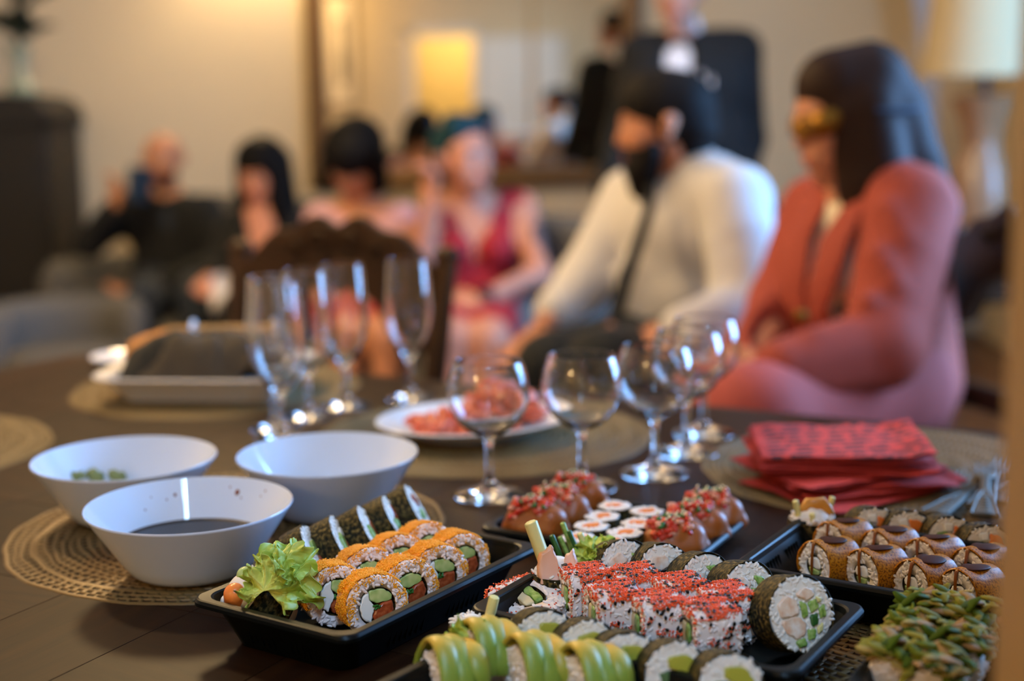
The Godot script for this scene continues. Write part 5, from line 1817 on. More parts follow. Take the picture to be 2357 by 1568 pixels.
func roe_layer(R: float, t: float, e: float, n: int, r: float, k: String, a0: float, a1: float, bias: float, seedv: float) -> MB:
	var mb := MB.new()
	var c := lin(k)
	var got := 0
	var tries := 0
	while got < n and tries < n * 6:
		tries += 1
		var a := rng.randf_range(a0, a1)
		var z := rng.randf_range(-0.5, 0.53)
		var edge := smoothstep(0.18, 0.5, absf(z))
		var m := nz.get_noise_3d(cos(a) * 95.0 + seedv, sin(a) * 95.0, z * 80.0) * 1.9 + bias - edge * 0.55
		if rng.randf() > m:
			continue
		var rr := R * sq_r(a, e) + rng.randf_range(0.0, 0.0012)
		if absf(z) > 0.46:
			rr -= rng.randf_range(0.0, 0.005)
		mb.stamp(ICO, Transform3D(Basis.from_scale(Vector3.ONE * r * rng.randf_range(0.8, 1.15)), Vector3(cos(a) * rr, sin(a) * rr, clampf(z, -0.5, 0.5) * t)), vary(c, 0.12))
		got += 1
	for g in n / 5:   # some spills over the cut face
		var a := rng.randf_range(a0, a1)
		var u := rng.randf()
		if rng.randf() > nz.get_noise_3d(cos(a) * 110.0 + seedv, sin(a) * 110.0, u * 40.0) * 2.4 + 0.75 - u * 1.1:
			continue
		var rr := (R - u * 0.0075) * sq_r(a, e)
		mb.stamp(ICO, Transform3D(Basis.from_scale(Vector3.ONE * r * rng.randf_range(0.8, 1.1)), Vector3(cos(a) * rr, sin(a) * rr, t * 0.5 + 0.0006)), vary(c, 0.12))
	return mb

func roll_at(o: Node3D, p: Vector3, yaw: float, pitch := 0.0, spin := 0.0) -> Node3D:
	o.position = p
	o.basis = Basis(Vector3.UP, yaw) * Basis(Vector3.RIGHT, -pitch) * Basis(Vector3.BACK, spin)
	return o

func orange_roll(seedv: int) -> Node3D:
	rng.seed = seedv
	var t := thing("orange_roe_roll", "", "sushi roll", Vector3.ZERO, 0.0, "orange roe rolls in two rows")
	var d := 0.03
	part("rice", rice(0.0152, 0.0243, d, 2.2, 120, 120, "f3e0d8"), MT.rice, t, true)
	part("roe", roe_layer(0.0246, d, 2.2, 3600, 0.00058, "ffa810", -0.5, PI + 0.5, 0.75, seedv * 3.0), MT.roe, t, true)
	var mb := shell(0.0242, d * 0.72, 2.2, 0.0008, -0.55, PI + 0.55, 0.0008)
	part("roe_film", mb, MT.roe_film, t)
	mb = shell(0.0147, d * 0.95, 2.2, 0.0004)
	part("seaweed", mb, MT.nori, t)
	part("salmon", chunk([V(-2, -2), V(4, 2.4), V(12.8, 3.8), V(14, -5), V(8.6, -12.4), V(-1, -14), V(-4.6, -8)], -0.0135, 0.0152, 0.0022), MT.salmon_dark, t)
	part("avocado", chunk([V(-6, 13.4), V(6, 13.6), V(12.8, 8), V(12.5, 3.6), V(0, 2.2), V(-6, 6)], -0.0135, 0.0146, 0.0012), MT.avocado, t)
	part("cream_cheese", chunk([V(-6.5, 12.8), V(-11.4, 9.2), V(-14.4, 0), V(-12.4, -8.2), V(-5.5, -13.2), V(-4.2, -6), V(-1.5, 0), V(-6.2, 6.5)], -0.0135, 0.0149, 0.0012), MT.cream_cheese, t)
	mb = MB.new()
	for q in [V(-1, -1), V(0.5, 1), V(-2.2, 1), V(1.5, -0.5)]:
		mb.stamp(CHIP, spun(Vector3(q.x, q.y, 0.0153), Vector3(0.0018, 0.0008, 0.0006)), Color.WHITE)
	part("chive", mb, MT.chive, t, true)
	return t

func nori_roll(seedv: int, R: float, d: float, core: Array, e := 2.3, called := "futomaki", face := 150) -> Node3D:
	rng.seed = seedv
	var t := thing(called, "", "sushi roll")
	part("rice", rice(0.0, R - 0.0007, d, e, face, 10, "e4dcd0"), MT.rice, t, true)
	part("seaweed", shell(R - 0.0006, d * 0.985, e, 0.0008, 0.0, TAU, 0.0006), MT.nori, t)
	for q in core:
		var s: float = q[3] if q.size() > 3 else 1.0
		var poly := []
		s *= 1.2
		for v in q[1]:
			poly.append(v * s)
		part(q[0], chunk(poly, -d * 0.4, d * 0.5 + 0.0014 + rng.randf() * 0.001, 0.0013), q[2], t)
	return t

func sesame(mb: MB, R: float, t: float, e: float, n: int, a0: float, a1: float, k: Color, s := 0.0016) -> void:
	for g in n:
		var a := rng.randf_range(a0, a1)
		var rr := R * sq_r(a, e)
		var q := Vector3(cos(a) * rr, sin(a) * rr, rng.randf_range(-0.49, 0.49) * t)
		var nrm := a
		if e > 3.0:
			nrm = round(a / (PI / 2)) * PI / 2
		mb.stamp(SEED, Transform3D(Basis(Vector3.BACK, nrm) * Basis(Vector3.RIGHT, rng.randf() * TAU) * Basis(Vector3.UP, PI / 2) * Basis.from_scale(Vector3.ONE * s), q), vary(k, 0.25))

func red_roll(seedv: int) -> Node3D:
	rng.seed = seedv
	var t := thing("red_roe_roll", "", "sushi roll", Vector3.ZERO, 0.0, "square red roe rolls in two rows")
	var d := 0.037
	var R := 0.0208
	part("rice", rice(0.0105, R, d, 5.0, 90, 190, "f1e2d8"), MT.rice, t, true)
	var mb := roe_layer(R + 0.0006, d, 5.0, 900, 0.0007, "f2591f", PI * 0.22, PI * 0.78, 0.75, seedv * 5.0)
	var m2 := roe_layer(R + 0.0006, d, 5.0, 340, 0.00075, "ee5a28", -0.7, PI + 0.7, -0.05, seedv * 7.0)
	mb.stamp(m2, Transform3D(), Color.WHITE)
	for i in m2.c.size():
		mb.c[mb.c.size() - m2.c.size() + i] = m2.c[i]
	for g in 50:   # crumbs on the cut face
		var a := rng.randf() * TAU
		var rr := R * sq_r(a, 5.0) * rng.randf_range(0.7, 0.98)
		mb.stamp(ICO, Transform3D(Basis.from_scale(Vector3.ONE * 0.0008), Vector3(cos(a) * rr, sin(a) * rr, d * 0.5)), vary(lin("dd4722"), 0.15))
	part("roe", mb, MT.roe, t, true)
	mb = MB.new()
	sesame(mb, R + 0.0016, d, 5.0, 82, -0.9, PI + 0.9, lin("0e0b0a"), 0.0021)
	part("sesame", mb, MT.seed, t, true)
	part("seaweed", shell(0.0099, d * 0.96, 3.0), MT.nori, t)
	part("cucumber", chunk([V(0.5, -9), V(7, -8.5), V(7.5, 8.5), V(1, 9.5)], -0.014, 0.0192), MT.cucumber, t)
	part("crab_stick", chunk([V(-7.5, -8.5), V(0, -9), V(0, 9), V(-7, 8.5)], -0.014, 0.0188), MT.crab, t)
	return t

func cheese_roll(seedv: int) -> Node3D:
	rng.seed = seedv
	var t := thing("cheese_topped_roll", "", "sushi roll", Vector3.ZERO, 0.0, "seared cheese-topped rolls in two rows")
	var d := 0.036
	part("rice", rice(0.0095, 0.0196, d, 2.0, 80, 40, "e2d8cc"), MT.rice, t, true)
	part("cheese", shell(0.0192, d * 1.01, 2.0, 0.0021, -0.45, PI + 0.45, 0.0012, 60), MT.seared, t)
	part("seaweed", shell(0.0091, d * 0.96, 2.0), MT.nori, t)
	part("cream_cheese", chunk([V(-6, 7), V(5, 8), V(8, 1), V(6, -2), V(-6, -1), V(-8, 2)], -0.016, 0.0182), MT.cream_cheese, t)
	part("avocado", chunk([V(-7, -1.5), V(6, -2.5), V(5, -7), V(-4, -8)], -0.016, 0.018), MT.avocado, t)
	var mb := MB.new()
	mb.ball(Transform3D(Basis.from_scale(Vector3(0.009, 0.0016, 0.013)), Vector3(0.0015, 0.0206, -0.001)), 14, 8)
	mb.ball(Transform3D(Basis(Vector3.UP, 0.7) * Basis.from_scale(Vector3(0.006, 0.0014, 0.011)), Vector3(-0.003, 0.0204, 0.004)), 14, 8)
	part("browned_patch", mb, MT.browned, t)
	mb = MB.new()
	mb.tube([Vector3(-0.001, 0.0208, 0.013), Vector3(-0.001, 0.0212, 0.0172), Vector3(-0.0012, 0.0185, 0.0189), Vector3(-0.0015, 0.01, 0.0193), Vector3(-0.001, 0.0, 0.0193), Vector3(-0.001, -0.008, 0.0187)], [0.0022, 0.0024, 0.0019, 0.0017, 0.0019, 0.001], 8, true, 0.3, Vector3.RIGHT)
	part("sauce", mb, MT.teriyaki, t)
	return t

func avocado_roll(seedv: int) -> Node3D:
	rng.seed = seedv
	var t := thing("avocado_topped_roll", "", "sushi roll", Vector3.ZERO, 0.0, "avocado-topped rolls in the nearest tray")
	var d := 0.032
	part("rice", rice(0.0, 0.0195, d, 2.2, 100, 90, "e2d8cc"), MT.rice, t, true)
	for k in 3:
		var mb := MB.new()
		var pts := []
		for j in 13:
			var a := lerpf(-0.15, PI + 0.15, j / 12.0)
			for i in 5:
				var u := i / 4.0 - 0.5
				var r := 0.0232 + 0.0025 * k * 0.4 - 0.0022 * u * u * 4.0 + 0.0012 * sin(a * 3.0 + k * 2.0) + 0.0016 * nz.get_noise_3d(a * 40.0, u * 40.0, k * 60.0 + seedv)
				pts.append(Vector3(cos(a) * r, sin(a) * r, (k - 1) * 0.0108 + u * 0.0125))
		mb.sheet(pts, 5, 13, 0.0035)
		for i in mb.v.size():
			var ang := atan2(mb.v[i].y, mb.v[i].x)
			mb.c[i] = lin("e0a838").lerp(lin("7f9434"), clampf(absf(ang - PI / 2 + 0.3 * sin(k * 2.0 + seedv)) / 1.2 + 0.7 * nz.get_noise_3dv(mb.v[i] * 900.0), 0.0, 1.0))
		part("avocado_slice", mb, MT.fresh, t)
	return t

func hosomaki(seedv: int) -> Node3D:
	rng.seed = seedv
	var t := thing("salmon_hosomaki", "", "sushi roll", Vector3.ZERO, 0.0, "small salmon rolls standing on end")
	var mb := rice(0.0, 0.0158, 0.025, 2.2, 80, 0, "f1e3d6")
	part("rice", mb, MT.rice, t, true)
	part("seaweed", shell(0.0156, 0.0236, 2.2, 0.0008, 0.0, TAU, 0.0006, 40), MT.nori, t)
	var poly := []
	for k in 11:
		var a := TAU * k / 11.0
		poly.append(Vector2(cos(a) * 0.0095, sin(a) * 0.0065) * (1.0 + 0.16 * rng.randf_range(-1, 1)))
	part("salmon", chunk(poly, -0.008, 0.0132, 0.0008), MT.salmon_bright, t)
	return t

func baked_nigiri(seedv: int) -> Node3D:
	rng.seed = seedv
	var t := thing("salmon_nigiri", "", "nigiri", Vector3.ZERO, 0.0, "salmon nigiri with red topping")
	var mb := MB.new()
	var c := lin("e8d6c4")
	mb.col = c
	blob(mb, [[Vector3(-0.013, 0.009, 0), Vector3(0.013, 0.009, 0), 0.011, 0.011]], 0.0024, 0.004)
	for g in 110:
		var a := rng.randf() * TAU
		var h := rng.randf_range(-0.7, 0.4)
		var q := Vector3(cos(a) * 0.012 + signf(cos(a)) * 0.012, 0.009 + h * 0.011, sin(a) * 0.0115)
		mb.stamp(GRAIN, spun(q, Vector3(0.0026, 0.0012, 0.0012)), vary(c, 0.07))
	part("rice", mb, MT.rice, t, true)
	mb = MB.new()
	var j := func() -> float: return rng.randf_range(-0.002, 0.002)
	var lumps := [[Vector3(-0.017, 0.0145, 0), Vector3(0.015, 0.016, 0), 0.0135, 0.0145], [Vector3(0.012, 0.012, 0), Vector3(0.025, 0.006, 0), 0.013, 0.0095], [Vector3(-0.014, 0.012, 0), Vector3(-0.026, 0.006, 0), 0.012, 0.009], [Vector3(-0.012, 0.009, 0.008), Vector3(0.014, 0.009, 0.009), 0.0105, 0.0105], [Vector3(-0.012, 0.009, -0.008), Vector3(0.014, 0.009, -0.009), 0.0105, 0.0105], [Vector3(-0.034, -0.004, 0), Vector3(0.034, -0.004, 0), -0.006, -0.006]]
	for g in 4:
		var q := Vector3(rng.randf_range(-0.014, 0.018), 0.02 + j.call(), rng.randf_range(-0.007, 0.007))
		lumps.append([q, q + Vector3(j.call() * 3.0, j.call() - 0.002, j.call() * 3.0), rng.randf_range(0.008, 0.0115), 0.008])
	blob(mb, lumps, 0.0018, 0.005)
	part("salmon", mb, MT.salmon_glaze, t)
	mb = MB.new()
	var ks := [lin("d8331a"), lin("e2562c"), lin("c9402a"), lin("e9a184")]
	for g in 90:
		var x := rng.randf_range(-0.024, 0.015)
		var q := Vector3(x, 0.0305 - 7.0 * (x + 0.001) * (x + 0.001) + rng.randf() * 0.007, rng.randf_range(-0.013, 0.013))
		q.y -= 55.0 * q.z * q.z
		mb.stamp(CHIP, spun(q, Vector3(rng.randf_range(0.002, 0.0042), rng.randf_range(0.0016, 0.003), 0.0019)), vary(ks[rng.randi() % 4], 0.12))
	part("tomato_topping", mb, MT.fresh, t, true)
	mb = MB.new()
	for g in 22:
		var q := Vector3(rng.randf_range(-0.016, 0.013), 0.0385 + rng.randf_range(-0.005, 0.002), rng.randf_range(-0.009, 0.009))
		mb.stamp(SEED, spun(q, Vector3.ONE * 0.002), vary(lin("ead9a8"), 0.12))
	part("sesame", mb, MT.fresh, t, true)
	mb = MB.new()
	for g in 9:
		var q := Vector3(rng.randf_range(-0.017, 0.016), 0, rng.randf_range(-0.012, 0.012))
		q.y = 0.0375 - 9.0 * q.x * q.x - 40.0 * q.z * q.z
		var b := spun(q, Vector3.ONE)
		mb.tube([b * Vector3(-0.0014, 0, 0), b * Vector3(0.0014, 0, 0)], [0.0026], 9)
	part("chive", mb, MT.chive, t, true)
	return t

func lettuce(called: String, label: String, frame: Transform3D, w: float, h: float, seedv: int) -> void:
	var t := thing(called, label, "lettuce")
	t.transform = frame
	for layer in 3:
		var mb := MB.new()
		var nu := 151
		var nv := 41
		var pts := []
		var off := seedv * 37.0 + layer * 91.0
		var sc: float = [1.0, 0.78, 0.6][layer]
		for jy in nv:
			var v := jy / (nv - 1.0)
			for i in nu:
				var u := i / (nu - 1.0) * 2.0 - 1.0
				var ang := u * 1.8 + [0.0, 0.35, -0.4][layer] as float
				var rad := v * (1.0 + 0.16 * nz.get_noise_2d(u * 60.0 + off, 9.0) + (0.05 * sin(u * 71.0 + off) + 0.07 * nz.get_noise_2d(u * 700.0, off)) * v * v * v)
				var r2 := v * v
				var z := 0.26 * r2 * sin(u * 13.0 + off) + 0.16 * r2 * v * sin(u * 31.0 + off * 1.7) + 0.3 * v * nz.get_noise_3d(u * 75.0 + off, v * 45.0, 4.0) + 0.16 * v * nz.get_noise_3d(u * 190.0, v * 120.0, off + 50.0) + 0.085 * v * v * nz.get_noise_3d(u * 430.0, v * 260.0, off + 90.0) + 0.1 * pow(v, 5.0) * sin(u * 83.0 + off)
				z += 0.28 * layer - (0.45 - 0.25 * layer) * r2
				var sh := 0.12 * r2 * sin(u * 23.0 + off + v * 9.0)
				pts.append(Vector3(sin(ang + sh) * rad * w * sc, (cos(ang + sh) * rad - 0.08 * layer) * h * sc, z * w))
		mb.sheet(pts, nu, nv, 0.0004)
		for i in mb.v.size():
			var v := clampf(Vector2(mb.v[i].x / w, mb.v[i].y / h).length() / sc, 0.0, 1.0)
			var n := 0.5 + 0.5 * nz.get_noise_3dv(mb.v[i] * 900.0 + Vector3.ONE * off)
			mb.c[i] = lin("d9d86c").lerp(lin("94ad2a"), clampf(v * 0.75 + (n - 0.5) * 1.2, 0.0, 1.0))
		part("leaf", mb, MT.lettuce, t)

func stick(t: Node3D, called: String, a: Vector3, b: Vector3, w: float, h: float, m: Material, bend := 0.0) -> void:
	var mb := MB.new()
	var d := (b - a).normalized()
	var s := d.cross(Vector3(0.3, 0.2, 1)).normalized()
	mb.tube([a, a.lerp(b, 0.02), a.lerp(b, 0.35) + s * bend, a.lerp(b, 0.7) + s * bend, a.lerp(b, 0.98), b], [w * 0.8, w, w, w, w, w * 0.8], 8, true, h / w, Vector3(0, 0, 1))
	part(called, mb, m, t)

func gunkan(called: String, label: String, p: Vector3, R: float, h: float, seedv: int, lean := Vector3(0, 0, 0)) -> Node3D:
	rng.seed = seedv
	var t := thing(called, label, "sushi roll", p)
	t.rotation = lean
	var mb := MB.new()
	var c := lin("e8ded2")
	mb.col = c
	blob(mb, [[Vector3(0, 0.006, 0), Vector3(0, h - 0.006, 0), R - 0.002, R - 0.003]], 0.003, 0.004)
	for g in 150:
		var a := rng.randf() * TAU
		var r := sqrt(rng.randf()) * (R - 0.0015)
		mb.stamp(GRAIN, spun(Vector3(cos(a) * r, h - 0.0005 + 0.004 * (1.0 - r / R) + rng.randf_range(-0.001, 0.0035), sin(a) * r), Vector3(0.0028, 0.0012, 0.0012)), vary(c, 0.06))
	part("rice", mb, MT.rice, t, true)
	var s := shell(R - 0.0005, h, 2.0, 0.0008, 0.0, TAU, 0.0012)
	for i in s.v.size():
		s.v[i] = Vector3(s.v[i].x, s.v[i].z + h / 2, -s.v[i].y)
		s.n[i] = Vector3(s.n[i].x, s.n[i].z, -s.n[i].y)
	part("seaweed", s, MT.nori, t)
	return t

func seaweed_roll(seedv: int) -> Node3D:
	rng.seed = seedv
	var t := thing("seaweed_salad_roll", "", "sushi roll", Vector3.ZERO, 0.0, "rolls under green salad in the right tray")
	part("rice", rice(0.0, 0.0185, 0.034, 2.0, 60, 80, "ddd0c0"), MT.rice, t, true)
	var mb := MB.new()
	var ks := [lin("66701a"), lin("868030"), lin("9a8848"), lin("455814"), lin("a5855c")]
	for g in 64:
		var a := rng.randf() * TAU
		var p := Vector3(rng.randf_range(-0.019, 0.019), 0.0165 + rng.randf() * 0.012, rng.randf_range(-0.017, 0.017))
		p.y -= 22.0 * p.x * p.x
		var d := Vector3(cos(a), rng.randf_range(-0.5, 0.3), sin(a)) * 0.0095
		var sd := Vector3(-sin(a), 0.3, cos(a)) * 0.004
		mb.col = vary(ks[rng.randi() % 5], 0.2)
		mb.tube([p - d, p - d * 0.4 + sd * rng.randf(), p + d * 0.4 - sd * rng.randf(), p + d + Vector3(0, -0.002, 0)], [0.0018, 0.0042, 0.0038, 0.0014], 7, true, 0.4)
	part("seaweed_salad", mb, MT.salad, t, true)
	return t

func place_all(proto: Array, spots: Array, stem: String) -> void:
	# spots: [position, yaw, pitch, spin, label, which prototype]
	var used := {}
	for s in spots:
		var q: Node3D = proto[s[5]]
		if not used.has(s[5]):
			used[s[5]] = true
			q.set_meta("label", s[4])
		else:
			q = dup(q, s[0], 0.0, s[4], stem)
		roll_at(q, s[0], s[1], s[2], s[3])

func build_food() -> void:
	templates()
	var F := TB + 0.003
	tray("black plastic tray of orange roe rolls, nearest to the soy sauce bowl", Vector3(-0.116, TB + 0.0002, -1.118), 0.975, 0.129, 0.0815, 0.04)
	tray("black plastic tray of square red rolls and futomaki in the middle foreground", Vector3(0.1135, F, -1.024), -0.55, 0.131, 0.078, 0.037)
	tray("shallow black plastic tray of small salmon rolls and nigiri by the wine glasses", Vector3(0.0955, TB + 0.0002, -1.319), -0.496, 0.111, 0.072, 0.016)
	tray("black plastic tray of seared cheese-topped rolls beside the brown door", Vector3(0.3295, TB + 0.0035, -1.116), -0.56, 0.131, 0.081, 0.037)
	tray("black plastic tray of avocado-topped rolls, lowest at the picture's edge", Vector3(0.042, F, -0.856), -0.658, 0.13, 0.08, 0.037)
	tray("black plastic tray heaped with green salad rolls, cut off by the brown door", Vector3(0.3625, F, -0.876), -0.54, 0.13, 0.08, 0.037)

	# tray one: eight orange rolls, five dark futomaki, a seaweed cup under lettuce
	place_all([orange_roll(101), orange_roll(102), orange_roll(103)], [
		[Vector3(-0.1138, 0.779, -1.07), 0.42, 0.12, 0.0, "orange roe roll foremost in the front row, white cream cheese facing out", 0],
		[Vector3(-0.0914, 0.779, -1.105), 0.5, 0.1, 0.25, "orange roe roll second in the front row, against the tray's edge", 1],
		[Vector3(-0.0684, 0.78, -1.138), 0.5, 0.1, -0.12, "orange roe roll third in the front row", 2],
		[Vector3(-0.0506, 0.78, -1.169), 0.5, 0.1, 0.1, "orange roe roll at the far end of the front row", 0],
		[Vector3(-0.1479, 0.779, -1.094), 0.42, 0.1, -0.2, "orange roe roll foremost in the back row, beside the lettuce", 1],
		[Vector3(-0.1256, 0.78, -1.13), 0.5, 0.2, 0.15, "orange roe roll second in the back row, before the dark seaweed slices", 2],
		[Vector3(-0.1023, 0.78, -1.164), 0.5, 0.2, 0.0, "orange roe roll third in the back row", 0],
		[Vector3(-0.0799, 0.781, -1.193), 0.5, 0.2, 0.3, "orange roe roll at the far end of the back row", 1]], "orange_roe_roll")
	var mix := [["cucumber", [V(-12, 2), V(-4, 9), V(4, 8), V(1, 0), V(-6, -2)], MT.cucumber], ["salmon", [V(-4, -3), V(5, -1), V(12, -6), V(4, -13), V(-6, -11)], MT.salmon_dark], ["cream_cheese", [V(3, 7), V(12, 6), V(13, -3), V(6, -1)], MT.cream_cheese]]
	var fa := nori_roll(201, 0.0255, 0.0215, mix)
	fa.set_meta("group", "dark seaweed rolls leaning in a row")
	place_all([fa], [
		[Vector3(-0.1796, 0.785, -1.169), 1.6, 0.5, 0.0, "dark seaweed futomaki slice at the lettuce end, white rice showing", 0],
		[Vector3(-0.1581, 0.785, -1.192), 1.6, 0.5, 0.5, "dark seaweed futomaki slice second in the leaning row", 0],
		[Vector3(-0.1367, 0.786, -1.22), 1.6, 0.5, 1.0, "dark seaweed futomaki slice in the middle of the leaning row", 0],
		[Vector3(-0.1179, 0.786, -1.253), 1.6, 0.5, 1.6, "dark seaweed futomaki slice fourth in the leaning row", 0],
		[Vector3(-0.0996, 0.786, -1.288), 1.6, 0.5, 2.4, "dark seaweed futomaki slice at the far end of the leaning row", 0]], "futomaki")
	var t := gunkan("seaweed_cup", "seaweed-wrapped rice piece with salmon, under the lettuce in the orange roll tray", Vector3(-0.1901, 0.768, -1.084), 0.0225, 0.034, 301, Vector3(0.55, 0.0, 0.75))
	for q in [["salmon", Vector3(-0.001, 0.041, 0.008), 0.0105, MT.salmon_bright], ["cream_cheese", Vector3(-0.014, 0.038, 0.006), 0.007, MT.cream_cheese], ["avocado", Vector3(0.004, 0.038, -0.01), 0.008, MT.avocado]]:
		var mb := MB.new()
		blob(mb, [[q[1] - Vector3(0.003, 0.004, 0), q[1] + Vector3(0.003, 0.003, 0.001), q[2], q[2] * 0.85]], 0.0016, 0.003)
		part(q[0], mb, q[3], t)
	lettuce("lettuce_leaf", "curly green lettuce leaf in the orange roll tray", along(Vector3(-0.1883, 0.795, -1.059), Vector3(-0.25, 0.5, 0.85)), 0.0305, 0.041, 1)

	# tray two
	rng.seed = 401
	var e := red_roll(402)
	e.name = numbered("crab_salad_roll")
	e.remove_meta("group")
	roll_at(e, Vector3(0.0087, 0.7705, -1.076), 0.2, 1.32, 0.4).scale = Vector3(1.25, 1.25, 0.66)
	e.set_meta("label", "red-flecked crab salad roll lying face up in the near corner of the middle tray")
	t = gunkan("shrimp_cup", "seaweed cup with shrimp and pale sticks in the middle tray", Vector3(0.0337, 0.7595, -1.105), 0.0215, 0.031, 303)
	stick(t, "radish_stick", Vector3(-0.006, 0.028, 0.0), Vector3(-0.021, 0.072, -0.004), 0.0072, 0.0056, MT.pickle)
	for q in [[Vector3(-0.007, 0.022, 0.012), Vector3(-0.003, 0.052, 0.01), 1.0], [Vector3(0.011, 0.022, 0.007), Vector3(0.015, 0.05, 0.004), 0.8]]:
		var f: float = q[2]
		var mb := chunk([V(-7, -9) * f, V(6, -10) * f, V(8.5, 3) * f, V(5, 16) * f, V(2, 24) * f, V(-1.5, 19) * f, V(-6.5, 17) * f, V(-9, 5) * f], -0.0045, 0.0045, 0.0028)
		for i in mb.v.size():
			var u := clampf(absf(mb.v[i].x) * 110.0 + maxf(0.0, mb.v[i].y - 0.012) * 50.0 - 0.2 + 0.7 * nz.get_noise_3dv(mb.v[i] * 1800.0), 0.0, 1.0)
			mb.c[i] = lin("f0d2ca").lerp(lin("e79a5a"), u)
		for i in mb.v.size():
			mb.v[i].z += 0.003 * sin(mb.v[i].x * 300.0) + mb.v[i].y * mb.v[i].y * 6.0
		part("shrimp", mb, MT.fresh, t).transform = Transform3D(Basis(Vector3.UP, 0.25 - 0.5 * (1.0 - f) * 5.0) * Basis(Vector3.RIGHT, -0.25), q[0] + Vector3(0, 0.012, 0.002))
	t = thing("cucumber_bundle", "cut cucumber sticks standing before the small salmon rolls", "cucumber", Vector3(0.0527, 0.762, -1.155))
	for q in [[-0.016, 0.012, 0.046, MT.cucumber_skin, 0.0035], [-0.006, -0.01, 0.05, MT.cucumber, 0.0035], [-0.001, 0.0, 0.046, MT.cucumber_skin, 0.003], [0.008, 0.004, 0.045, MT.pickle, 0.0042], [0.016, 0.0, 0.03, MT.pickle, 0.0036], [-0.009, 0.004, 0.042, MT.cucumber, 0.003]]:
		stick(t, "cucumber_stick", Vector3(q[0] + 0.008, 0.001, q[1]), Vector3(q[0] - 0.006, q[2], q[1] - 0.004), q[4], q[4] * 0.7, q[3], 0.001)
	lettuce("lettuce_leaf", "curly green lettuce leaf behind the cucumber sticks", along(Vector3(0.072, 0.785, -1.137), Vector3(0.1, 0.45, 0.9)), 0.024, 0.026, 2)
	var shr := [["shrimp", [V(-14, 6), V(-4, 12), V(2, 6), V(-4, 0), V(-12, -2)], MT.shrimp_pale], ["shrimp", [V(-10, -3), V(0, -3), V(5, -10), V(-3, -16), V(-10, -12)], MT.shrimp_pale], ["cucumber", [V(4, 10), V(11, 8), V(14, 1), V(8, 0)], MT.cucumber], ["cucumber", [V(6, -2), V(13, -2), V(13, -9), V(7, -12)], MT.cucumber_skin], ["cucumber", [V(1, 3), V(6, 1), V(5, -6), V(2, -4)], MT.cucumber]]
	fa = nori_roll(501, 0.0235, 0.027, shr)
	var fb := nori_roll(502, 0.0238, 0.027, shr)
	var big := [["shrimp", [V(-17, 8), V(-10, 13), V(-3, 9), V(-2, 1), V(-8, -1), V(-16, 0)], MT.shrimp_pale], ["shrimp", [V(-16, -2), V(-4, -0.5), V(2, -6), V(0, -13), V(-7, -15), V(-14, -9)], MT.shrimp_pale], ["shrimp", [V(-3, 12), V(3, 16), V(9, 14), V(11, 10), V(4, 7)], MT.shrimp_pale], ["cucumber", [V(-1, 8), V(4, 6), V(4, -2), V(0, -3)], MT.cucumber], ["cucumber", [V(5, 6), V(11, 8), V(13, 2), V(6, -1)], MT.cucumber], ["cucumber", [V(5, -2), V(11, -1), V(10, -8), V(5, -9)], MT.cucumber_skin], ["cucumber", [V(-8, -16), V(-1, -14), V(0, -19), V(-6, -20)], MT.cucumber], ["cucumber", [V(2, -10), V(8, -10), V(7, -16), V(1, -17)], MT.cucumber],
		["cucumber", [V(12, 1), V(17, 4), V(17, -4), V(12, -5)], MT.cucumber], ["cucumber", [V(11, 9), V(15, 8), V(15, 5), V(12, 5)], MT.pickle], ["cucumber", [V(9, -10), V(14, -7), V(13, -12), V(9, -14)], MT.pickle]]
	var fc := nori_roll(503, 0.0285, 0.027, big, 2.0, "futomaki", 230)
	for q in [fa, fb, fc]:
		q.set_meta("group", "shrimp futomaki in the middle tray")
	place_all([fa, fb, fc], [
		[Vector3(0.087, 0.784, -1.13), 0.35, 0.3, 0.0, "shrimp futomaki slice next to the lettuce, farthest left of its row", 0],
		[Vector3(0.1171, 0.784, -1.118), 0.3, 0.25, -0.5, "shrimp futomaki slice second in its row, white shrimp arc on its face", 1],
		[Vector3(0.1477, 0.784, -1.093), 0.35, 0.25, 0.4, "shrimp futomaki slice in the middle of its row", 0],
		[Vector3(0.1766, 0.785, -1.067), 0.45, 0.25, 0.1, "shrimp futomaki slice fourth in its row, half hidden by the big one", 1],
		[Vector3(0.2047, 0.789, -1.007), 0.42, 0.3, 0.0, "largest shrimp futomaki slice, leaning at the tray's right end", 2]], "futomaki")
	place_all([red_roll(411), red_roll(412), red_roll(413)], [
		[Vector3(0.0752, 0.781, -1.034), -1.3, 0.0, 0.0, "square red roe roll second from the near corner, green cucumber in its cut face", 0],
		[Vector3(0.1063, 0.781, -1.014), -1.3, 0.0, PI / 2 * 0 + 0.04, "square red roe roll third along the front row", 1],
		[Vector3(0.1418, 0.781, -0.9954), -1.3, 0.0, -0.03, "square red roe roll at the right end of the front row, nearest the camera", 2],
		[Vector3(0.056, 0.781, -1.077), -1.3, 0.0, 0.03, "square red roe roll at the left end, upright beside the shrimp cup", 1],
		[Vector3(0.0927, 0.782, -1.071), -1.3, 0.0, 0.0, "square red roe roll second in the back row", 2],
		[Vector3(0.1256, 0.782, -1.048), -1.3, 0.0, 0.05, "square red roe roll third in the back row", 0],
		[Vector3(0.1577, 0.782, -1.025), -1.3, 0.0, 0.0, "square red roe roll at the right end of the back row", 1]], "red_roe_roll")

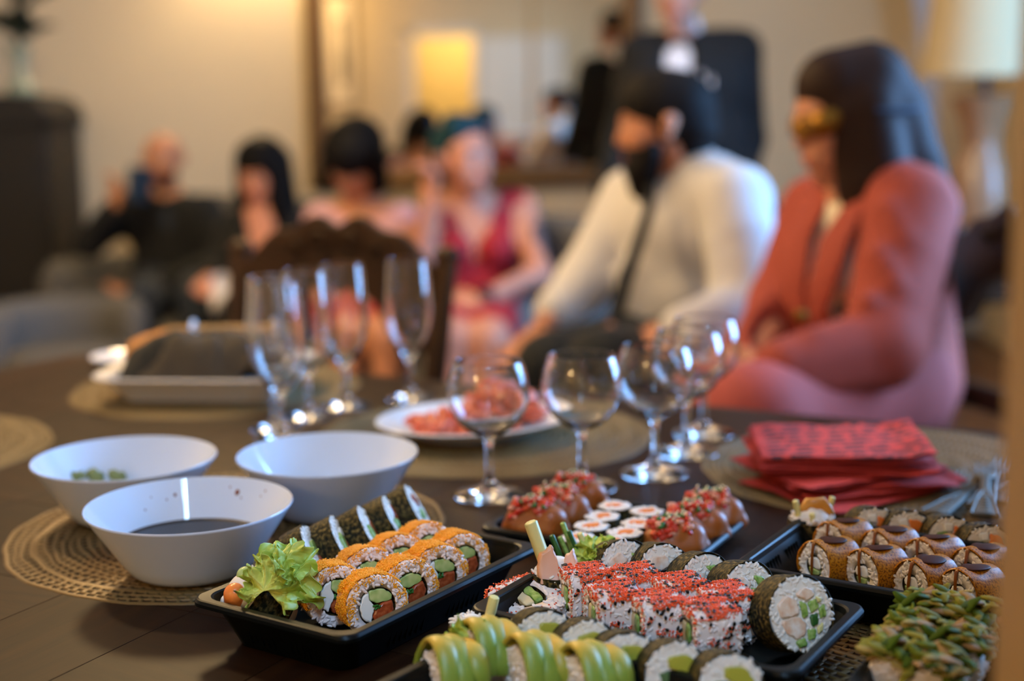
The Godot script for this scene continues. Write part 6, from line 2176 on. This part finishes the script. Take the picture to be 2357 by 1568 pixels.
	# tray three
	place_all([hosomaki(601), hosomaki(602), hosomaki(603)], [
		[Vector3(0.096, 0.7822, -1.321) - Vector3(0, 0.0125, 0), 0.1, 1.5708, 0.2, "small salmon roll at the far end of the left row, next to the nigiri", 0],
		[Vector3(0.1253, 0.7822, -1.3) - Vector3(0, 0.0125, 0), 0.5, 1.5708, 0.0, "small salmon roll at the far end of the right row", 1],
		[Vector3(0.0824, 0.7822, -1.286) - Vector3(0, 0.0125, 0), 0.9, 1.5708, 0.1, "small salmon roll second from the far end of the left row", 2],
		[Vector3(0.1139, 0.7822, -1.264) - Vector3(0, 0.0125, 0), 0.2, 1.5708, -0.2, "small salmon roll second from the far end of the right row", 0],
		[Vector3(0.0701, 0.7822, -1.256) - Vector3(0, 0.0125, 0), 0.3, 1.5708, 0.2, "small salmon roll third from the far end of the left row", 1],
		[Vector3(0.0994, 0.7822, -1.235) - Vector3(0, 0.0125, 0), 0.7, 1.5708, -0.1, "small salmon roll third from the far end of the right row", 2],
		[Vector3(0.0558, 0.7822, -1.223) - Vector3(0, 0.0125, 0), 0.0, 1.5708, 0.3, "small salmon roll at the near end of the left row, behind the cucumber", 0],
		[Vector3(0.0858, 0.7822, -1.208) - Vector3(0, 0.0125, 0), 0.4, 1.5708, 0.2, "small salmon roll at the near end of the right row, behind the lettuce", 1]], "salmon_hosomaki")
	place_all([baked_nigiri(701), baked_nigiri(702)], [
		[Vector3(0.0211, 0.757, -1.309), -0.3, 0.0, 0.0, "salmon nigiri with red topping at the left tray corner, nearest on that side", 0],
		[Vector3(0.0441, 0.757, -1.348), -0.2, 0.0, 0.0, "salmon nigiri with red topping in the middle of the left three", 1],
		[Vector3(0.0651, 0.757, -1.395), -0.4, 0.0, 0.0, "salmon nigiri with red topping behind the others, before a wine glass foot", 0],
		[Vector3(0.1448, 0.757, -1.243), 0.2, 0.0, 0.0, "salmon nigiri with red topping nearest the camera on the tray's right side", 1],
		[Vector3(0.1695, 0.757, -1.287), 0.0, 0.0, 0.0, "salmon nigiri with red topping in the middle of the right three", 0],
		[Vector3(0.1913, 0.757, -1.326), -0.1, 0.0, 0.0, "salmon nigiri with red topping farthest back on the tray's right side", 1]], "salmon_nigiri")

	# tray four
	place_all([cheese_roll(801), cheese_roll(802)], [
		[Vector3(0.266, 0.7775, -1.153), -1.05, 0.05, 0.0, "seared cheese-topped roll at the left end of the front row, cream cheese showing", 0],
		[Vector3(0.3, 0.7775, -1.129), -1.05, 0.05, 0.1, "seared cheese-topped roll second in the front row", 1],
		[Vector3(0.3325, 0.7775, -1.101), -1.05, 0.05, -0.1, "seared cheese-topped roll third in the front row", 0],
		[Vector3(0.3628, 0.7775, -1.077), -1.05, 0.05, 0.05, "seared cheese-topped roll at the right end of the front row, by the brown door", 1],
		[Vector3(0.2903, 0.7785, -1.203), -1.05, 0.05, 0.1, "seared cheese-topped roll at the left end of the back row", 1],
		[Vector3(0.3239, 0.7785, -1.178), -1.05, 0.05, 0.0, "seared cheese-topped roll second in the back row", 0],
		[Vector3(0.3548, 0.7785, -1.152), -1.05, 0.05, 0.15, "seared cheese-topped roll third in the back row", 1],
		[Vector3(0.3863, 0.7785, -1.126), -1.05, 0.05, 0.0, "seared cheese-topped roll at the right end of the back row", 0]], "cheese_topped_roll")
	var sal := [["salmon", [V(2, 12), V(11, 8), V(13, -2), V(6, -8), V(1, 0)], MT.salmon_bright], ["cucumber", [V(-11, 6), V(-3, 7), V(-1, -2), V(-9, -3)], MT.cucumber], ["cucumber", [V(-9, -4), V(0, -3), V(3, -10), V(-6, -12)], MT.cucumber_skin], ["cream_cheese", [V(-6, 13), V(1, 13), V(1, 7), V(-5, 7)], MT.cream_cheese]]
	fa = nori_roll(901, 0.0215, 0.027, sal)
	fa.set_meta("group", "salmon futomaki behind the cheese rolls")
	place_all([fa], [
		[Vector3(0.3219, 0.779, -1.24), 0.1, 0.2, 0.0, "salmon and cucumber futomaki at the left end behind the cheese rolls", 0],
		[Vector3(0.3489, 0.779, -1.228), 0.1, 0.2, 0.2, "salmon and cucumber futomaki second behind the cheese rolls", 0],
		[Vector3(0.3798, 0.779, -1.209), 0.1, 0.2, -0.1, "salmon and cucumber futomaki third behind the cheese rolls, below the forks", 0],
		[Vector3(0.4044, 0.779, -1.183), 0.1, 0.2, 0.1, "salmon and cucumber futomaki nearest the brown door", 0]], "futomaki")
	t = gunkan("mushroom_cup", "seaweed cup with fried mushroom and pale sticks in the cheese roll tray", Vector3(0.2708, 0.76, -1.248), 0.0215, 0.028, 304)
	for q in [[Vector3(-0.012, 0.026, 0.004), Vector3(-0.017, 0.047, 0.006)], [Vector3(0.014, 0.027, -0.004), Vector3(0.019, 0.047, -0.004)], [Vector3(-0.003, 0.026, 0.013), Vector3(-0.003, 0.037, 0.014)]]:
		stick(t, "radish_stick", q[0], q[1], 0.0033, 0.0028, MT.pickle)
	var mb := MB.new()
	var ring := []
	for k in 9:
		var a := lerpf(-0.5, PI + 0.6, k / 8.0)
		ring.append(Vector3(0.003 + cos(a) * 0.0095, 0.033 + sin(a) * 0.0085, 0.001 + 0.002 * sin(a * 5.0)))
	mb.tube(ring, [0.004, 0.0052, 0.0045, 0.0056, 0.0046, 0.0055, 0.0048, 0.0052, 0.004], 9, true, 1.5)
	part("fried_mushroom", mb, MT.fried, t)

	# tray five
	place_all([avocado_roll(1001), avocado_roll(1002)], [
		[Vector3(-0.0198, 0.78, -0.9546), -1.15, 0.1, 0.0, "avocado-topped roll at the back left of the nearest tray, under the pale stick", 0],
		[Vector3(-0.0448, 0.778, -0.9251), -1.15, 0.1, 0.1, "avocado-topped roll with a browned patch, at the left end of the front row", 1],
		[Vector3(0.0126, 0.779, -0.928), -1.15, 0.1, 0.0, "avocado-topped roll in the middle of the nearest tray", 0],
		[Vector3(0.0513, 0.779, -0.9089), -1.15, 0.1, 0.15, "avocado-topped roll at the right end, before the green futomaki", 1]], "avocado_topped_roll")
	var grn := [["avocado", [V(-3, 12), V(8, 11), V(14, 3), V(12, -3), V(3, 2), V(-4, 6)], MT.avocado_yellow], ["seaweed_salad", [V(-10, 5), V(-3, 4), V(4, 1), V(7, -6), V(0, -11), V(-8, -8)], MT.green_salad]]
	fa = nori_roll(1101, 0.0228, 0.027, grn)
	fb = nori_roll(1102, 0.0228, 0.027, grn)
	for q in [fa, fb]:
		q.set_meta("group", "green-centred futomaki in the nearest tray")
	place_all([fa, fb], [
		[Vector3(0.018, 0.782, -0.9791), 0.25, 0.25, 0.0, "green-centred futomaki farthest left in the row, its bluish rice lit", 0],
		[Vector3(0.048, 0.782, -0.9567), 0.2, 0.25, 0.3, "green-centred futomaki second in the row", 1],
		[Vector3(0.0736, 0.782, -0.9337), 0.2, 0.25, 0.0, "green-centred futomaki in the middle of the row", 0],
		[Vector3(0.1048, 0.782, -0.9145), 0.2, 0.25, 0.15, "green-centred futomaki fourth in the row, below the red rolls", 1],
		[Vector3(0.1381, 0.782, -0.8944), 0.2, 0.25, 0.0, "green-centred futomaki at the right end of the row", 0]], "futomaki")
	t = gunkan("salad_cup", "seaweed cup with lettuce and a pale stick in the nearest tray", Vector3(-0.034, 0.76, -1.014), 0.0165, 0.022, 305)
	stick(t, "radish_stick", Vector3(0.012, 0.018, 0.0), Vector3(0.018, 0.043, 0.0), 0.0052, 0.004, MT.pickle)
	lettuce("lettuce_leaf", "small lettuce frill beside the pale stick in the nearest tray", along(Vector3(-0.0326, 0.79, -0.9593), Vector3(0, 0.75, 0.65)), 0.021, 0.019, 3)

	# tray six
	place_all([seaweed_roll(1201), seaweed_roll(1202), seaweed_roll(1203)], [
		[Vector3(0.3033, 0.779, -0.9975), -0.54, 0.0, 0.0, "green salad roll at the tray's far left corner", 0],
		[Vector3(0.3305, 0.779, -0.9776), -0.54, 0.0, 0.0, "green salad roll beside the brown door, in the far row", 1],
		[Vector3(0.2806, 0.779, -0.951), -0.54, 0.0, 0.0, "green salad roll at the left of the middle row", 2],
		[Vector3(0.3049, 0.779, -0.9306), -0.54, 0.0, 0.0, "green salad roll in the middle of its tray", 0],
		[Vector3(0.2558, 0.779, -0.91), -0.54, 0.0, 0.0, "green salad roll lowest at the tray's left edge", 1],
		[Vector3(0.2771, 0.779, -0.8878), -0.54, 0.0, 0.0, "green salad roll half below the picture's edge", 2]], "seaweed_salad_roll")
	lettuce("lettuce_leaf", "dark green frilled leaf in the corner of the green salad tray", along(Vector3(0.2805, 0.793, -0.969), Vector3(-0.3, 0.8, 0.5)), 0.017, 0.017, 4)
